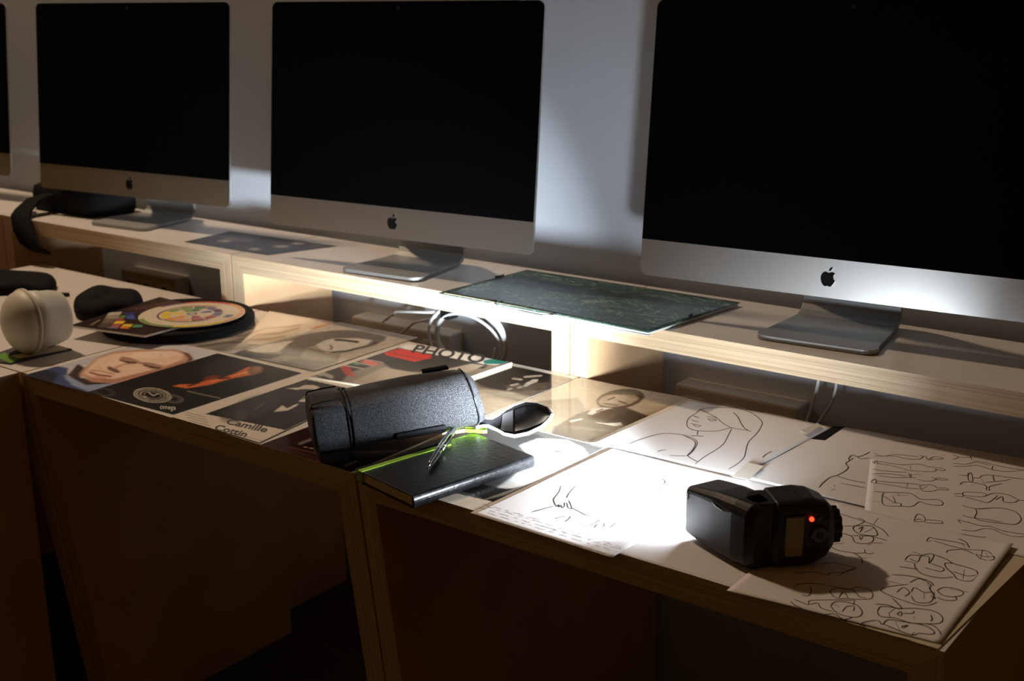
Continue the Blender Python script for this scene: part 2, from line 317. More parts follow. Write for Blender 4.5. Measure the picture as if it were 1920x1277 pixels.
# ================================================================ PRINTED PAGES AND DRAWINGS
def flat(x, y): return 0.
class Page:
    """a sheet lying on a surface: plan corners (4, ccw), height, thickness, a height function, optional painted print"""
    def __init__(s, corners, z, th=.0002, lift=None, step=.0016, base=(225, 222, 218)):
        s.c = [np.array(p[:2], float) for p in corners]; s.z = z; s.th = th; s.lift = lift; s.base = base
        L1 = np.linalg.norm(s.c[1]-s.c[0]); L2 = np.linalg.norm(s.c[3]-s.c[0]); s.nu = max(2, int(L1/step)); s.nv = max(2, int(L2/step))
        u = np.linspace(0, 1, s.nu+1)[None, :]; v = np.linspace(0, 1, s.nv+1)[:, None]
        X = sum(k*c for k, c in zip(((1-u)*(1-v), u*(1-v), u*v, (1-u)*v), [q[0] for q in s.c])); Y = sum(k*c for k, c in zip(((1-u)*(1-v), u*(1-v), u*v, (1-u)*v), [q[1] for q in s.c]))
        Zl = lift(u+0*v, v+0*u) if lift else 0*X
        s.X, s.Y, s.Zt = X, Y, z+th+Zl
        s.px, s.py = proj(np.stack([X, Y, s.Zt], -1))
        s.img = np.ones(X.shape+(3,))*np.array(srgb(base)); s.extra = MB(); s.emats = []
    def hz(s, x, y):                       # height of the upper face over a plan point
        if s.lift is None: return s.z+s.th
        d = (s.X-x)**2+(s.Y-y)**2; return s.Zt.flat[int(np.argmin(d))]
    def mask(s, pts):
        m = np.zeros(s.px.shape, bool); n = len(pts)
        for i in range(n):
            (x0, y0), (x1, y1) = pts[i], pts[(i+1) % n]
            if y0 == y1: continue
            m ^= ((s.py >= min(y0, y1)) & (s.py < max(y0, y1)) & (s.px < x0+(s.py-y0)*(x1-x0)/(y1-y0)))
        return m.astype(float)
    def soft(s, m, k):
        for _ in range(k):
            p = np.pad(m, 1, mode='edge'); m = (p[:-2, 1:-1]+p[2:, 1:-1]+p[1:-1, :-2]+p[1:-1, 2:]+2*m)/6
        return m
    def mix(s, m, col):
        s.img = s.img*(1-m[..., None])+np.array(srgb(col))*m[..., None]
    def poly(s, col, pts, k=2, a=1.): s.mix(a*s.soft(s.mask(pts), k), col); return s
    def ell(s, col, cx, cy, rx, ry, rot=0, k=2, a=1., ring=0.):
        t = math.radians(rot); dx, dy = s.px-cx, s.py-cy; e = np.hypot((dx*math.cos(t)+dy*math.sin(t))/rx, (-dx*math.sin(t)+dy*math.cos(t))/ry)
        m = (e < 1).astype(float)
        if ring: m = ((e < 1) & (e > 1-ring)).astype(float)
        s.mix(a*s.soft(m, k), col); return s
    def line(s, col, pts, w=2., k=0, a=1.):
        m = np.zeros(s.px.shape)
        for (x0, y0), (x1, y1) in zip(pts[:-1], pts[1:]):
            l = (x1-x0)**2+(y1-y0)**2; t = np.clip(((s.px-x0)*(x1-x0)+(s.py-y0)*(y1-y0))/l, 0, 1)
            d = np.hypot(s.px-x0-t*(x1-x0), s.py-y0-t*(y1-y0)); m = np.maximum(m, np.clip(w/2+.5-d, 0, 1))
        s.mix(a*s.soft(m, k), col); return s
    def grain(s, amp, k=3, sx=1):
        n = rng.standard_normal(s.px.shape)
        for _ in range(k): n = s.soft(n, 1); n = (n+np.roll(n, sx, 1)+np.roll(n, -sx, 1))/3 if sx else n
        n /= n.std()+1e-6; s.img = np.clip(s.img*(1+amp*n[..., None]), 0, 1); return s
    def stroke(s, pts, w=.0009, m='ink', dz=.00025):     # pts in plan
        if m not in s.emats: s.emats.append(m)
        mi = 3+s.emats.index(m); P = [np.array(p[:2]) for p in pts]; Lf = []; Rt = []
        for i, p in enumerate(P):
            t = P[min(i+1, len(P)-1)]-P[max(i-1, 0)]; l = np.linalg.norm(t); t = t/l if l > 1e-9 else np.array([1., 0]); nn = np.array([-t[1], t[0]])*w/2
            if i in (0, len(P)-1): nn = nn*.5
            z = s.hz(*p)+dz; Lf.append((p[0]+nn[0], p[1]+nn[1], z)); Rt.append((p[0]-nn[0], p[1]-nn[1], z))
        k = len(P); s.extra.add(Lf+Rt, [(k+i, k+i+1, i+1, i) for i in range(k-1)], mi); return s
    def draw(s, polys, ox, oy, sc, w=.0009, m='ink', smooth=True):   # traced in crop coordinates, laid on the sheet
        for pts in polys:
            q = [un(ox+x/sc, oy+y/sc, s.z+s.th)[:2] for x, y in pts]
            if smooth and len(q) > 2:
                r = []
                for i in range(len(q)-1):
                    a, b, c, d = (np.array(q[max(i-1, 0)]), np.array(q[i]), np.array(q[i+1]), np.array(q[min(i+2, len(q)-1)]))
                    for t in (0, .25, .5, .75): r.append(.5*((2*b)+(-a+c)*t+(2*a-5*b+4*c-d)*t*t+(-a+3*b-3*c+d)*t**3))
                r.append(np.array(q[-1])); q = r
            s.stroke(q, w*random.uniform(.85, 1.15), m)
        return s
    def text(s, txt, p0, p1, ph, m='text_black', shear=0., dz=.0003, off=.022):   # baseline p0->p1 and the top-left corner ph, all pixels
        if m not in s.emats: s.emats.append(m)
        mi = 3+s.emats.index(m); z = s.z+s.th; a, b, c = (np.array(un(*p, z)[:2]) for p in (p0, p1, ph)); g, fs = text_geo(txt, shear, off)
        vs = [tuple(a+(b-a)*x+(c-a)*y)+(s.hz(*(a+(b-a)*x+(c-a)*y))+dz,) for x, y in g]; s.extra.add(vs, fs, mi); return s
    def build(s, name, label, cat, surf='print_satin', side='paper', group=None, under='paper', parent=None):
        nu, nv = s.nu, s.nv; n = (nu+1)*(nv+1); top = np.stack([s.X, s.Y, s.Zt], -1).reshape(-1, 3)
        ring = [i for i in range(nu+1)]+[j*(nu+1)+nu for j in range(1, nv+1)]+[nv*(nu+1)+i for i in range(nu-1, -1, -1)]+[j*(nu+1) for j in range(nv-1, 0, -1)]
        org = (float(top[:, 0].mean()), float(top[:, 1].mean()), s.z)
        b = MB(); b.v = [tuple(p) for p in top.tolist()]
        idx = np.arange(nv*nu); jj, ii = idx//nu, idx % nu; a = jj*(nu+1)+ii; F = np.stack([a, a+1, a+nu+2, a+nu+1], 1).tolist(); b.f = [tuple(f) for f in F]; b.m = [0]*len(F)
        k = len(ring); base = len(b.v); b.v += [(b.v[i][0], b.v[i][1], b.v[i][2]-s.th) for i in ring]
        b.f += [(ring[(i+1) % k], ring[i], base+i, base+(i+1) % k) for i in range(k)]; b.m += [1]*k
        if s.lift is None: b.f.append(tuple(base+i for i in range(k-1, -1, -1))); b.m.append(2)
        e0 = len(b.v); b.add(s.extra.v, s.extra.f, 0); b.m[len(b.m)-len(s.extra.f):] = s.extra.m
        o = b.build(name, [surf, side, under]+s.emats, parent, org=org)
        c = np.ones((len(b.v), 4)); c[:n, :3] = s.img.reshape(-1, 3)
        at = o.data.color_attributes.new('inkcol', 'FLOAT_COLOR', 'POINT'); at.data.foreach_set('color', c.ravel())
        if s.lift is not None: o.data.polygons.foreach_set('use_smooth', [True]*nu*nv+[False]*(len(b.f)-nu*nv))
        return tag(o, label, cat, group) if parent is None else o
def pxc(pts, z=0.): return [un(x, y, z) for x, y in pts]
def C(o, s, pts): return [(o[0]+x/s, o[1]+y/s) for x, y in pts]
GP = 'printed pages laid out on the desk'

# --- portrait of a man in a dark suit
P = Page(pxc([(45, 704), (163, 736), (408, 663), (284, 640)]), .0004, base=(214, 214, 222))
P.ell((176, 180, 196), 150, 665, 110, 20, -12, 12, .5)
P.poly((52, 70, 118), [(44, 704), (105, 686), (128, 690), (125, 712), (170, 716), (215, 716), (165, 738)], 4)
P.poly((30, 36, 58), [(44, 704), (85, 693), (112, 700), (96, 722)], 5)
P.poly((150, 165, 200), [(118, 702), (135, 722), (170, 736), (235, 716), (160, 716)], 4)
P.poly((58, 44, 42), [(126, 704), (146, 682), (160, 690), (150, 708), (212, 719), (160, 722)], 3)
P.poly((206, 160, 134), [(148, 703), (158, 690), (182, 670), (212, 660), (262, 655), (330, 655), (358, 664), (362, 674), (350, 680), (300, 697), (215, 719), (172, 716)], 6)
P.poly((244, 212, 190), [(156, 700), (184, 673), (214, 663), (262, 659), (322, 658), (346, 664), (342, 674), (300, 690), (214, 711), (178, 709)], 7)
P.ell((252, 230, 212), 288, 665, 46, 6, -3, 8, .8); P.ell((250, 222, 204), 214, 680, 24, 6, -25, 7, .7)
P.poly((186, 134, 112), [(172, 708), (215, 711), (300, 691), (350, 676), (352, 681), (300, 697), (215, 718), (173, 714)], 5, .8)
P.line((150, 84, 74), [(168, 698), (184, 703), (208, 706)], 3.2, 2); P.line((206, 150, 130), [(170, 694), (190, 696), (214, 702)], 2, 2); P.line((206, 160, 138), [(178, 706), (198, 709)], 2.5, 2)
P.ell((96, 58, 46), 214, 694, 12, 3.6, 20, 2, .9); P.ell((120, 78, 60), 205, 690, 4, 4, 0, 2, .8); P.line((206, 158, 134), [(216, 690), (232, 682), (246, 681)], 4, 4); P.line((250, 222, 200), [(206, 685), (238, 679)], 4, 4)
P.ell((176, 128, 106), 240, 677, 17, 4.6, 14, 4, .8); P.ell((176, 128, 106), 286, 688, 18, 4.6, 14, 4, .8)
P.line((70, 46, 38), [(226, 675), (238, 679), (256, 680)], 2.6, 2); P.line((70, 46, 38), [(270, 684), (284, 688.5), (300, 690)], 2.6, 2); P.ell((60, 50, 52), 240, 679, 4, 1.6, 10, 1); P.ell((60, 50, 52), 285, 688, 4, 1.6, 10, 1)
P.line((140, 98, 80), [(228, 670), (246, 673), (262, 680)], 3.2, 3, .8); P.line((140, 98, 80), [(262, 681), (284, 682), (304, 687)], 3.2, 3, .8)
P.line((206, 164, 142), [(300, 664), (306, 678)], 2, 5, .6); P.line((206, 164, 142), [(320, 662), (326, 675)], 2, 5, .5)
P.poly((104, 72, 56), [(336, 658), (354, 663), (363, 674), (350, 680), (353, 671), (346, 664)], 3)
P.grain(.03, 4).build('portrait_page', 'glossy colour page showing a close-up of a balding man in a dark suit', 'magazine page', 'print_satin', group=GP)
# --- watch advertisement
P = Page(pxc([(163, 736), (325, 778), (566, 700), (408, 663)]), .0004, base=(26, 23, 23))
O = (0, 600); K = 3
P.ell((44, 40, 42), 440, 685, 60, 18, -12, 12, .8)
P.poly((214, 112, 58), C(O, K, [(970, 372), (1050, 385), (1180, 365), (1300, 330), (1420, 308), (1470, 285), (1400, 262), (1330, 296), (1262, 322), (1150, 342), (1090, 360), (1010, 362)]), 2)
P.poly((244, 172, 116), C(O, K, [(1180, 352), (1300, 318), (1400, 296), (1440, 282), (1380, 290), (1270, 325), (1190, 345)]), 2)
P.ell((140, 60, 30), 397, 708, 16, 3.5, -10, 3, .8); P.line((60, 28, 18), C(O, K, [(1060, 372), (1120, 352)]), 3, 1); P.line((70, 32, 20), C(O, K, [(1230, 330), (1290, 325)]), 3, 1)
P.ell((120, 96, 80), 479, 694, 15, 8, -10, 2, .9); P.ell((170, 130, 104), 482, 692, 8, 4, -10, 2, .8)
for rx, ry, a in ((36, 14, .9), (31, 11.5, .8), (24, 9, .9), (17, 6, .7)): P.ell((196, 186, 172), 286, 741, rx, ry, 6, 0, a, ring=.10)
P.line((210, 200, 190), [(278, 735), (287, 742), (298, 738)], 1.6); P.line((210, 200, 190), [(268, 744), (274, 745)], 1.6)
P.ell((120, 112, 104), 325, 748, 19, 8, 6, 1, .8, ring=.2); P.ell((120, 112, 104), 325, 748, 13, 5, 6, 1, .6, ring=.25)
P.ell((78, 72, 66), 195, 735, 22, 8, 10, 3, .6, ring=.4); P.line((150, 140, 130), C(O, K, [(1055, 400), (1140, 420), (1240, 440)]), 2, 0, .7)
P.text('omega', (301, 770), (331, 772), (299, 761), 'text_white', .4, off=0.)
P.build('watch_page', 'black glossy page with a steel watch and an orange-lit face', 'magazine page', 'print_satin', group=GP)
# --- white page with a name in italics
P = Page(pxc([(322, 784), (486, 832), (690, 735), (574, 701)]), .0010, th=.0012, base=(226, 217, 204))
O = (300, 560); K = 3.84
P.poly((40, 38, 38), C(O, K, [(325, 830), (1050, 580), (1500, 676), (930, 952)]), 0)
P.ell((70, 68, 68), 470, 765, 60, 20, -20, 14, .6)
P.poly((214, 204, 192), C(O, K, [(905, 645), (1000, 640), (1040, 622), (1110, 622), (1155, 640), (1120, 655), (1050, 650), (980, 656)]), 1)
P.poly((216, 206, 194), C(O, K, [(995, 742), (1050, 700), (1120, 688), (1230, 700), (1190, 716), (1130, 728), (1080, 745)]), 1)
P.line((60, 55, 50), C(O, K, [(1030, 722), (1060, 708)]), 2, 0); P.line((60, 55, 50), C(O, K, [(1080, 716), (1110, 706)]), 2, 0)
P.poly((220, 214, 204), C(O, K, [(820, 815), (880, 768), (915, 790), (1000, 750), (985, 772), (920, 805)]), 1)
P.line((110, 106, 102), C(O, K, [(680, 800), (750, 750)]), 2, 1); P.ell((86, 82, 80), 452, 778, 14, 9, -20, 5, .7)
for k in range(5): P.line((120, 108, 100), [(345+k*3.2, 772+k*5.4), (384+k*3.2, 782+k*5.4)], 1.3, 0, .7)
P.line((120, 108, 100), [(436, 812), (500, 829)], 1.2, 0, .6)
P.text('Camille', (424, 795), (500, 812), (428, 784), 'text_black', .35); P.text('Cottin', (402, 806), (462, 821), (406, 795), 'text_black', .35)
P.build('interview_page', 'white magazine page with black italic name under a dark group photo', 'magazine page', 'print_satin', group=GP)
# --- dark magazine beneath the black case
P = Page([(-.187, -.004), (-.002, -.004), (-.002, .278), (-.187, .278)], .0004, th=.0018, base=(52, 28, 26))
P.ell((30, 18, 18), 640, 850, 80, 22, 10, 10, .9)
P.line((128, 112, 112), [(562, 832), (600, 818)], 5, 2); P.line((100, 60, 52), [(540, 838), (600, 852)], 3, 1, .8)
for k, (a, b) in enumerate(((573, 838), (584, 840), (594, 845), (606, 848), (615, 850))): P.line((160, 130, 90), [(a-3, b), (a+3, b+1)], 2.2, 0)
for k in range(4): P.line((96, 58, 48), [(545+k*5, 845+k*5), (598+k*4, 858+k*5)], 1.4, 0, .8)
P.line((150, 140, 130), [(648, 873), (668, 865)], 4, 0)
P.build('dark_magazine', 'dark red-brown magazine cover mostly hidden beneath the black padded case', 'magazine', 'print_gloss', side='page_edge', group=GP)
# --- grey print behind the case
P = Page(pxc([(318, 641), (436, 664), (560, 612), (455, 598)]), .0004, base=(168, 160, 150))
for k in range(16):
    y = 600+k*4; P.line((110, 102, 94) if k % 2 else (205, 196, 184), [(330+k*3, y+8), (420, y+2+4*math.sin(k)), (520, y-6)], 2.4, 3, .7)
P.poly((60, 56, 52), [(322, 640), (380, 645), (430, 640), (470, 628), (430, 660)], 6, .4)
P.build('fabric_print', 'grey print of soft folds beside the round black case', 'print', 'print_gloss', group=GP)
# --- pale print
P = Page(pxc([(452, 645), (600, 658), (668, 612), (505, 584)]), .0009, base=(226, 210, 188))
O = (300, 560); K = 3.84
for a in ([(600, 270), (760, 215), (900, 205), (1010, 190)], [(590, 330), (700, 260), (860, 250), (1000, 212)], [(640, 300), (800, 290), (900, 270)]): P.line((176, 150, 126), C(O, K, a), 4, 3, .8)
P.poly((206, 140, 96), C(O, K, [(1080, 235), (1120, 200), (1210, 180), (1340, 205), (1250, 222), (1160, 240)]), 2)
P.poly((236, 208, 186), C(O, K, [(1150, 215), (1200, 192), (1260, 205), (1200, 222)]), 2); P.poly((238, 242, 250), C(O, K, [(895, 292), (1075, 218), (1085, 240), (930, 305)]), 2)  # bluish white strip: highlight of the grazing flash light, painted into the print
P.build('pale_print', 'pale cream print with an orange hand at the desk back edge', 'print', 'print_gloss', group=GP)
# --- black and white man with hand
P = Page(pxc([(434, 664), (589, 697), (783, 634), (636, 605)]), .0013, base=(196, 188, 176))
P.poly((150, 142, 132), C(O, K, [(560, 380), (900, 290), (1100, 240), (1350, 225), (1640, 270), (1560, 335), (1300, 400), (1280, 470), (1100, 520), (900, 480), (520, 402)]), 3)
P.poly((84, 78, 72), C(O, K, [(870, 400), (900, 310), (1010, 265), (1250, 228), (1450, 230), (1620, 270), (1625, 300), (1540, 335), (1480, 300), (1260, 290), (1150, 330), (1060, 350), (1000, 420)]), 4, .75)
P.poly((206, 198, 186), C(O, K, [(1125, 330), (1190, 300), (1260, 285), (1420, 285), (1530, 300), (1480, 335), (1340, 372), (1250, 382), (1170, 372), (1140, 352)]), 3)
P.poly((224, 218, 206), C(O, K, [(620, 375), (760, 330), (960, 300), (900, 345), (850, 385), (700, 388)]), 3)
P.poly((40, 36, 34), C(O, K, [(520, 400), (600, 368), (740, 395), (900, 405), (800, 432), (690, 430)]), 3)
P.line((56, 50, 46), C(O, K, [(1262, 296), (1330, 300), (1425, 312)]), 4, 1); P.line((86, 78, 70), C(O, K, [(1225, 335), (1240, 352), (1228, 365)]), 3, 1); P.line((66, 58, 54), C(O, K, [(1240, 385), (1340, 378), (1480, 345), (1560, 318)]), 3, 1)
P.poly((206, 200, 190), C(O, K, [(1300, 420), (1860, 285), (1560, 385), (1290, 470)]), 2); P.line((120, 112, 104), C(O, K, [(1060, 360), (1180, 385)]), 4, 2)
P.poly((98, 90, 82), C(O, K, [(840, 460), (1000, 430), (1160, 450), (1280, 450), (1110, 520)]), 3, .7)
for k in range(12): P.line((70, 64, 58), C(O, K, [(860+k*34, 452+k*3), (900+k*30, 470+k*3)]), 1.5, 1, .6)
P.grain(.05, 3).build('bw_portrait', 'black and white print of a man resting his forehead on his hand', 'print', 'print_gloss', group=GP)
# --- photo magazine
P = Page([un(580, 706, .006), un(788, 738, .006), un(960, 679, .006), un(766, 645, .006)], .0008, th=.0045, base=(150, 140, 126))
O = (640, 560); K = 3.2
P.poly((60, 56, 54), C(O, K, [(-190, 460), (120, 360), (390, 262), (900, 370), (860, 420), (640, 420), (480, 400), (260, 380), (60, 440), (0, 500)]), 3)
P.poly((190, 176, 156), C(O, K, [(60, 500), (260, 410), (420, 430), (560, 470), (420, 530), (200, 560)]), 8); P.ell((206, 192, 170), 745, 700, 36, 12, -12, 8, .8)
P.poly((44, 40, 38), C(O, K, [(240, 380), (420, 350), (640, 400), (600, 440), (420, 440), (300, 420)]), 6); P.poly((200, 188, 170), C(O, K, [(600, 430), (780, 390), (860, 400), (740, 450), (640, 470)]), 4)
P.line((220, 206, 186), C(O, K, [(500, 440), (540, 430), (575, 438)]), 3, 1); P.line((215, 205, 190), C(O, K, [(150, 535), (200, 520), (240, 530)]), 4, 2)
P.poly((238, 235, 230), C(O, K, [(345, 295), (420, 262), (480, 262), (1035, 368), (930, 400), (850, 392)]), 1)
P.poly((226, 66, 50), C(O, K, [(345, 298), (550, 342), (530, 352), (340, 306)]), 0); P.poly((222, 60, 46), C(O, K, [(255, 325), (330, 305), (545, 355), (440, 380), (270, 340)]), 0)
for k in range(9): P.line((40, 30, 30), C(O, K, [(285+k*26, 318+k*5.2), (300+k*26, 332+k*5.2)]), 1.5, 0, .7)
for k in range(5): P.line((214, 60, 52), C(O, K, [(-10+k*8, 400+k*13), (50+k*8, 414+k*13)]), 2.6, 0, .9)
for k in range(3): P.line((206, 198, 190), C(O, K, [(130-k*60, 362+k*18), (250-k*60, 385+k*18)]), 2, 0, .8)
P.poly((228, 120, 108), C(O, K, [(110, 376), (160, 366), (235, 392), (190, 404)]), 0); P.poly((60, 150, 120), C(O, K, [(62, 388), (78, 383), (112, 395), (95, 400)]), 0)
P.poly((42, 150, 132), C(O, K, [(850, 372), (960, 352), (1030, 368), (960, 392), (860, 392)]), 0)
P.line((196, 190, 180), C(O, K, [(-160, 470), (-110, 450), (-60, 470)]), 7, 2, .8); P.line((30, 30, 34), C(O, K, [(-150, 462), (-70, 485)]), 2.4, 0)
P.text('PHOTO', (770, 661), (903, 682), (783, 646), 'text_black')
P.build('photo_magazine', 'magazine with large white masthead, red headlines and teal corner', 'magazine', 'print_satin', side='page_edge', group=GP)
# --- dark landscape-like print
P = Page([(-.168, .281), (-.002, .281), (.0, .532), (-.14, .532)], .0004, base=(150, 136, 116))
P.poly((46, 42, 40), C(O, K, [(760, 470), (1000, 400), (1262, 452), (1262, 545), (1000, 560), (840, 530)]), 8); P.poly((96, 86, 76), C(O, K, [(980, 520), (1250, 500), (1240, 560), (1080, 600)]), 8, .8)
P.poly((190, 182, 170), C(O, K, [(1090, 530), (1110, 505), (1150, 484), (1182, 484), (1175, 500), (1140, 512), (1110, 528)]), 1)
for a in ([(1020, 520), (1060, 512)], [(1000, 545), (1020, 540)], [(1060, 535), (1080, 530)], [(1100, 470), (1200, 462)], [(1030, 480), (1080, 486)]): P.line((170, 160, 148), C(O, K, a), 3.4, 1)
P.line((196, 182, 160), C(O, K, [(820, 560), (1000, 570), (1120, 600)]), 10, 8, .6); P.grain(.08, 3, 2)
P.build('dark_print', 'glossy dark print with pale flecks between the magazine and the suited man', 'print', 'print_gloss', group=GP)
# --- man in a suit
P = Page([(.001, .286), (.207, .286), (.208, .556), (.002, .540)], .0005, base=(206, 190, 164))
P.poly((150, 134, 112), [(930, 800), (1010, 752), (1085, 745), (1100, 770), (1060, 830), (990, 810)], 6, .8)
P.poly((92, 80, 66), [(1040, 800), (1085, 775), (1130, 762), (1172, 763), (1224, 783), (1190, 806), (1120, 833), (1030, 818)], 3); P.poly((66, 56, 46), [(1110, 800), (1180, 770), (1222, 783), (1170, 812), (1118, 830)], 5, .7)
P.ell((94, 82, 68), 1163, 748, 45, 18, -8, 1); P.ell((190, 172, 146), 1160, 749, 38, 13, -8, 2); P.ell((206, 190, 166), 1158, 748, 20, 8, -8, 4)
P.poly((110, 96, 80), [(1125, 742), (1150, 732), (1195, 732), (1206, 742), (1180, 740), (1150, 740)], 2, .8)
P.line((80, 68, 56), [(1140, 750), (1152, 745)], 2.6, 1); P.line((80, 68, 56), [(1160, 752), (1175, 757)], 2.4, 1); P.line((110, 90, 76), [(1132, 757), (1158, 760)], 2, 1); P.line((80, 70, 60), [(1195, 742), (1207, 745)], 4, 2)
P.poly((226, 216, 198), [(1102, 776), (1110, 766), (1130, 764), (1150, 765), (1128, 770), (1110, 778)], 1); P.line((70, 60, 50), [(1118, 772), (1130, 767)], 2)
P.poly((226, 218, 200), [(1117, 792), (1140, 794), (1164, 792), (1168, 798), (1150, 799), (1136, 796)], 0); P.line((214, 204, 186), [(1070, 790), (1090, 786)], 3, 1); P.line((128, 114, 96), [(1060, 800), (1180, 812)], 3, 4, .5)
P.grain(.04, 3).build('suit_portrait', 'sepia print of a man in a suit and tie next to the sketches', 'print', 'print_gloss', group=GP)
# --- bright profile portrait beneath the notebook
P = Page([(.004, -.004), (.224, -.004), (.224, .284), (.004, .284)], .0004, base=(88, 86, 84))
P.poly((232, 230, 226), [(930, 915), (960, 895), (1000, 862), (975, 835), (1010, 822), (1062, 825), (1092, 840), (1103, 856), (1085, 874), (1050, 890), (1000, 908), (960, 916)], 4)
P.poly((120, 120, 122), [(980, 836), (1030, 832), (1075, 838), (1060, 848), (1010, 842)], 5, .7); P.ell((110, 112, 116), 1062, 834, 22, 5, 8, 4, .8); P.line((80, 80, 84), [(1020, 850), (1046, 846), (1070, 852)], 3, 2)
for k in range(7): P.line((60, 60, 62), [(1040+k*3, 882-k*2), (1052+k*3, 868-k)], 1.4, 0, .7)
P.poly((34, 32, 31), [(820, 915), (870, 900), (950, 918), (1010, 908), (1060, 888), (960, 925), (920, 942), (880, 925)], 3)
for k in range(6): P.line((150, 140, 128), [(905+k*9, 938-k*2), (950+k*12, 922-k*4), (1010+k*8, 905-k*4)], 1.4, 1, .7)
P.poly((214, 200, 178), [(790, 915), (850, 924), (925, 941), (915, 975), (780, 950)], 0)
P.build('profile_print', 'black and white print of a bright face profile under the notebook', 'print', 'print_gloss', group=GP)
# --- print on the shelf
P = Page([un(345, 454, HS), un(502, 479, HS), un(633, 462, HS), un(432, 434, HS)], HS+.0004, step=.003, base=(52, 48, 46))
O = (330, 420); K = 5.82
for a in ((530, 185, 75, 12), (860, 275, 60, 16), (1150, 245, 80, 14), (820, 150, 60, 12), (1330, 210, 70, 14)): P.ell((168, 156, 146), O[0]+a[0]/K, O[1]+a[1]/K, a[2]/K, a[3]/K, 0, 2, .85)
P.ell((28, 26, 26), O[0]+900/K, O[1]+145/K, 20, 4, 0, 2); P.poly((110, 104, 100), C(O, K, [(430, 120), (760, 85), (1050, 120), (780, 200), (560, 170)]), 3, .6); P.poly((104, 98, 94), C(O, K, [(1300, 160), (1700, 225), (1500, 270), (1440, 200)]), 2, .7)
P.build('group_photo_print', 'dark photo print of several faces lying on the raised shelf', 'print', 'print_satin')

# ---------------------------------------------------------------- drawings
GD = 'ink drawings on loose white sheets'
def wav(a, b=0.): return lambda u, v: a*(1+np.sin(5*u+3*v+b))+.0
def rect(x0, y0, x1, y1, rot=0.):
    cx, cy = (x0+x1)/2, (y0+y1)/2; c, s = math.cos(rot), math.sin(rot)
    return [(cx+(x-cx)*c-(y-cy)*s, cy+(x-cx)*s+(y-cy)*c) for x, y in ((x0, y0), (x1, y0), (x1, y1), (x0, y1))]
W9 = .0010
def scribble(P, p0, p1, hgt, n, w=.0006):
    a = np.array(un(*p0, P.z+P.th)[:2]); b = np.array(un(*p1, P.z+P.th)[:2]); d = b-a; nn = np.array([-d[1], d[0]])/np.linalg.norm(d); i = 0
    while i < n:
        k = random.randint(4, 11); pts = [a+d*(i+j*.9)/n+nn*random.uniform(-hgt, hgt)*(1.6 if random.random() < .2 else 1) for j in range(k) if i+j < n]
        if len(pts) > 2: P.stroke(pts, w)
        i += k+random.choice((1, 2, 2, 3))
# sheets under the flash
P = Page(rect(.432, .000, .640, .292, -.012), .0004, step=.02); P.build('blank_sheet', 'blank white sheet lowest beneath the flash, edge showing at the desk front', 'paper', 'paper', group='blank sheets under the flash')
P = Page(rect(.449, .004, .657, .290, .0), .0007, step=.02); P.build('blank_sheet', 'blank white sheet directly beneath the flash head, between two drawings', 'paper', 'paper', group='blank sheets under the flash')
# back row
P = Page(rect(.205, .290, .440, .552, .0), .0006, step=.02); P.build('blank_sheet', 'white sheet hidden under the headscarf drawing, its corner showing at the left', 'paper', 'paper')
A = Page([(.198, .285), (.436, .296), (.456, .553), (.214, .550)], .0014, step=.008, lift=lambda u, v: .0009*np.clip(v-.8, 0, 1)*5*np.clip(u-.1, 0, 1)+.0008*(1+np.sin(6*u+4*v)))
A.draw([[(795, 165), (860, 155), (1000, 155), (1090, 175), (1150, 205), (1195, 250), (1190, 280), (1165, 320), (1130, 355), (1105, 385), (1090, 440), (1080, 475), (1040, 515), (980, 550)],
 [(800, 165), (850, 190), (900, 215), (940, 250), (990, 280), (1050, 295), (1110, 305), (1120, 312)], [(1010, 185), (1040, 215), (1060, 255), (1080, 285), (1110, 305)],
 [(800, 165), (770, 190), (745, 205), (720, 230), (712, 260), (725, 285), (760, 298), (785, 305), (780, 320), (785, 330)], [(740, 335), (780, 336), (820, 338)], [(740, 295), (790, 302), (860, 305), (930, 300), (975, 288), (1000, 283)],
 [(755, 205), (775, 212), (792, 220)], [(760, 212), (785, 216)], [(740, 232), (765, 240), (795, 247)], [(735, 255), (770, 262), (810, 272)], [(750, 262), (775, 275), (800, 274)], [(835, 210), (880, 212), (905, 222)], [(845, 228), (880, 224), (902, 235), (870, 238), (850, 229)], [(872, 230), (890, 232)],
 [(1000, 290), (975, 340), (950, 385), (900, 425), (840, 460), (765, 515)], [(335, 395), (440, 355), (550, 325), (650, 325), (720, 340), (760, 355), (780, 380), (765, 415), (735, 450), (700, 465), (600, 463)],
 [(700, 338), (750, 360), (768, 385), (750, 425), (715, 460)], [(715, 462), (740, 480), (780, 500)], [(525, 440), (550, 432), (580, 428)], [(780, 335), (690, 330)], [(1200, 480), (1220, 460), (1260, 440)], [(1060, 560), (1100, 552), (1150, 565), (1130, 575)]], 1080, 720, 3.4286, .0014)
A.build('headscarf_drawing', 'line drawing of a woman in a headscarf looking up, behind the flash', 'drawing', 'paper', group=GD)
E_ = Page([(.425, .294), (.80, .30), (.80, .597), (.463, .566)], .0009, step=.008, lift=lambda u, v: .0006*(1+np.sin(5*u+2*v)))
E_.draw([[(395, 965), (450, 900), (540, 830), (625, 805), (700, 770), (745, 740), (785, 695), (755, 655), (760, 630), (800, 605), (790, 575), (815, 545), (850, 530), (905, 552), (980, 535), (1075, 485)],
 [(905, 552), (960, 580), (1065, 565)], [(800, 600), (830, 590), (845, 565)], [(625, 805), (740, 845), (860, 875), (1015, 900)], [(680, 905), (840, 935), (1015, 968)], [(550, 1000), (610, 985)], [(598, 935), (600, 955)]], 1480, 780, 7.096, .0014)
E_.build('profile_drawing', 'line drawing of a face profile, between the headscarf and the little figures', 'drawing', 'paper', group=GD)
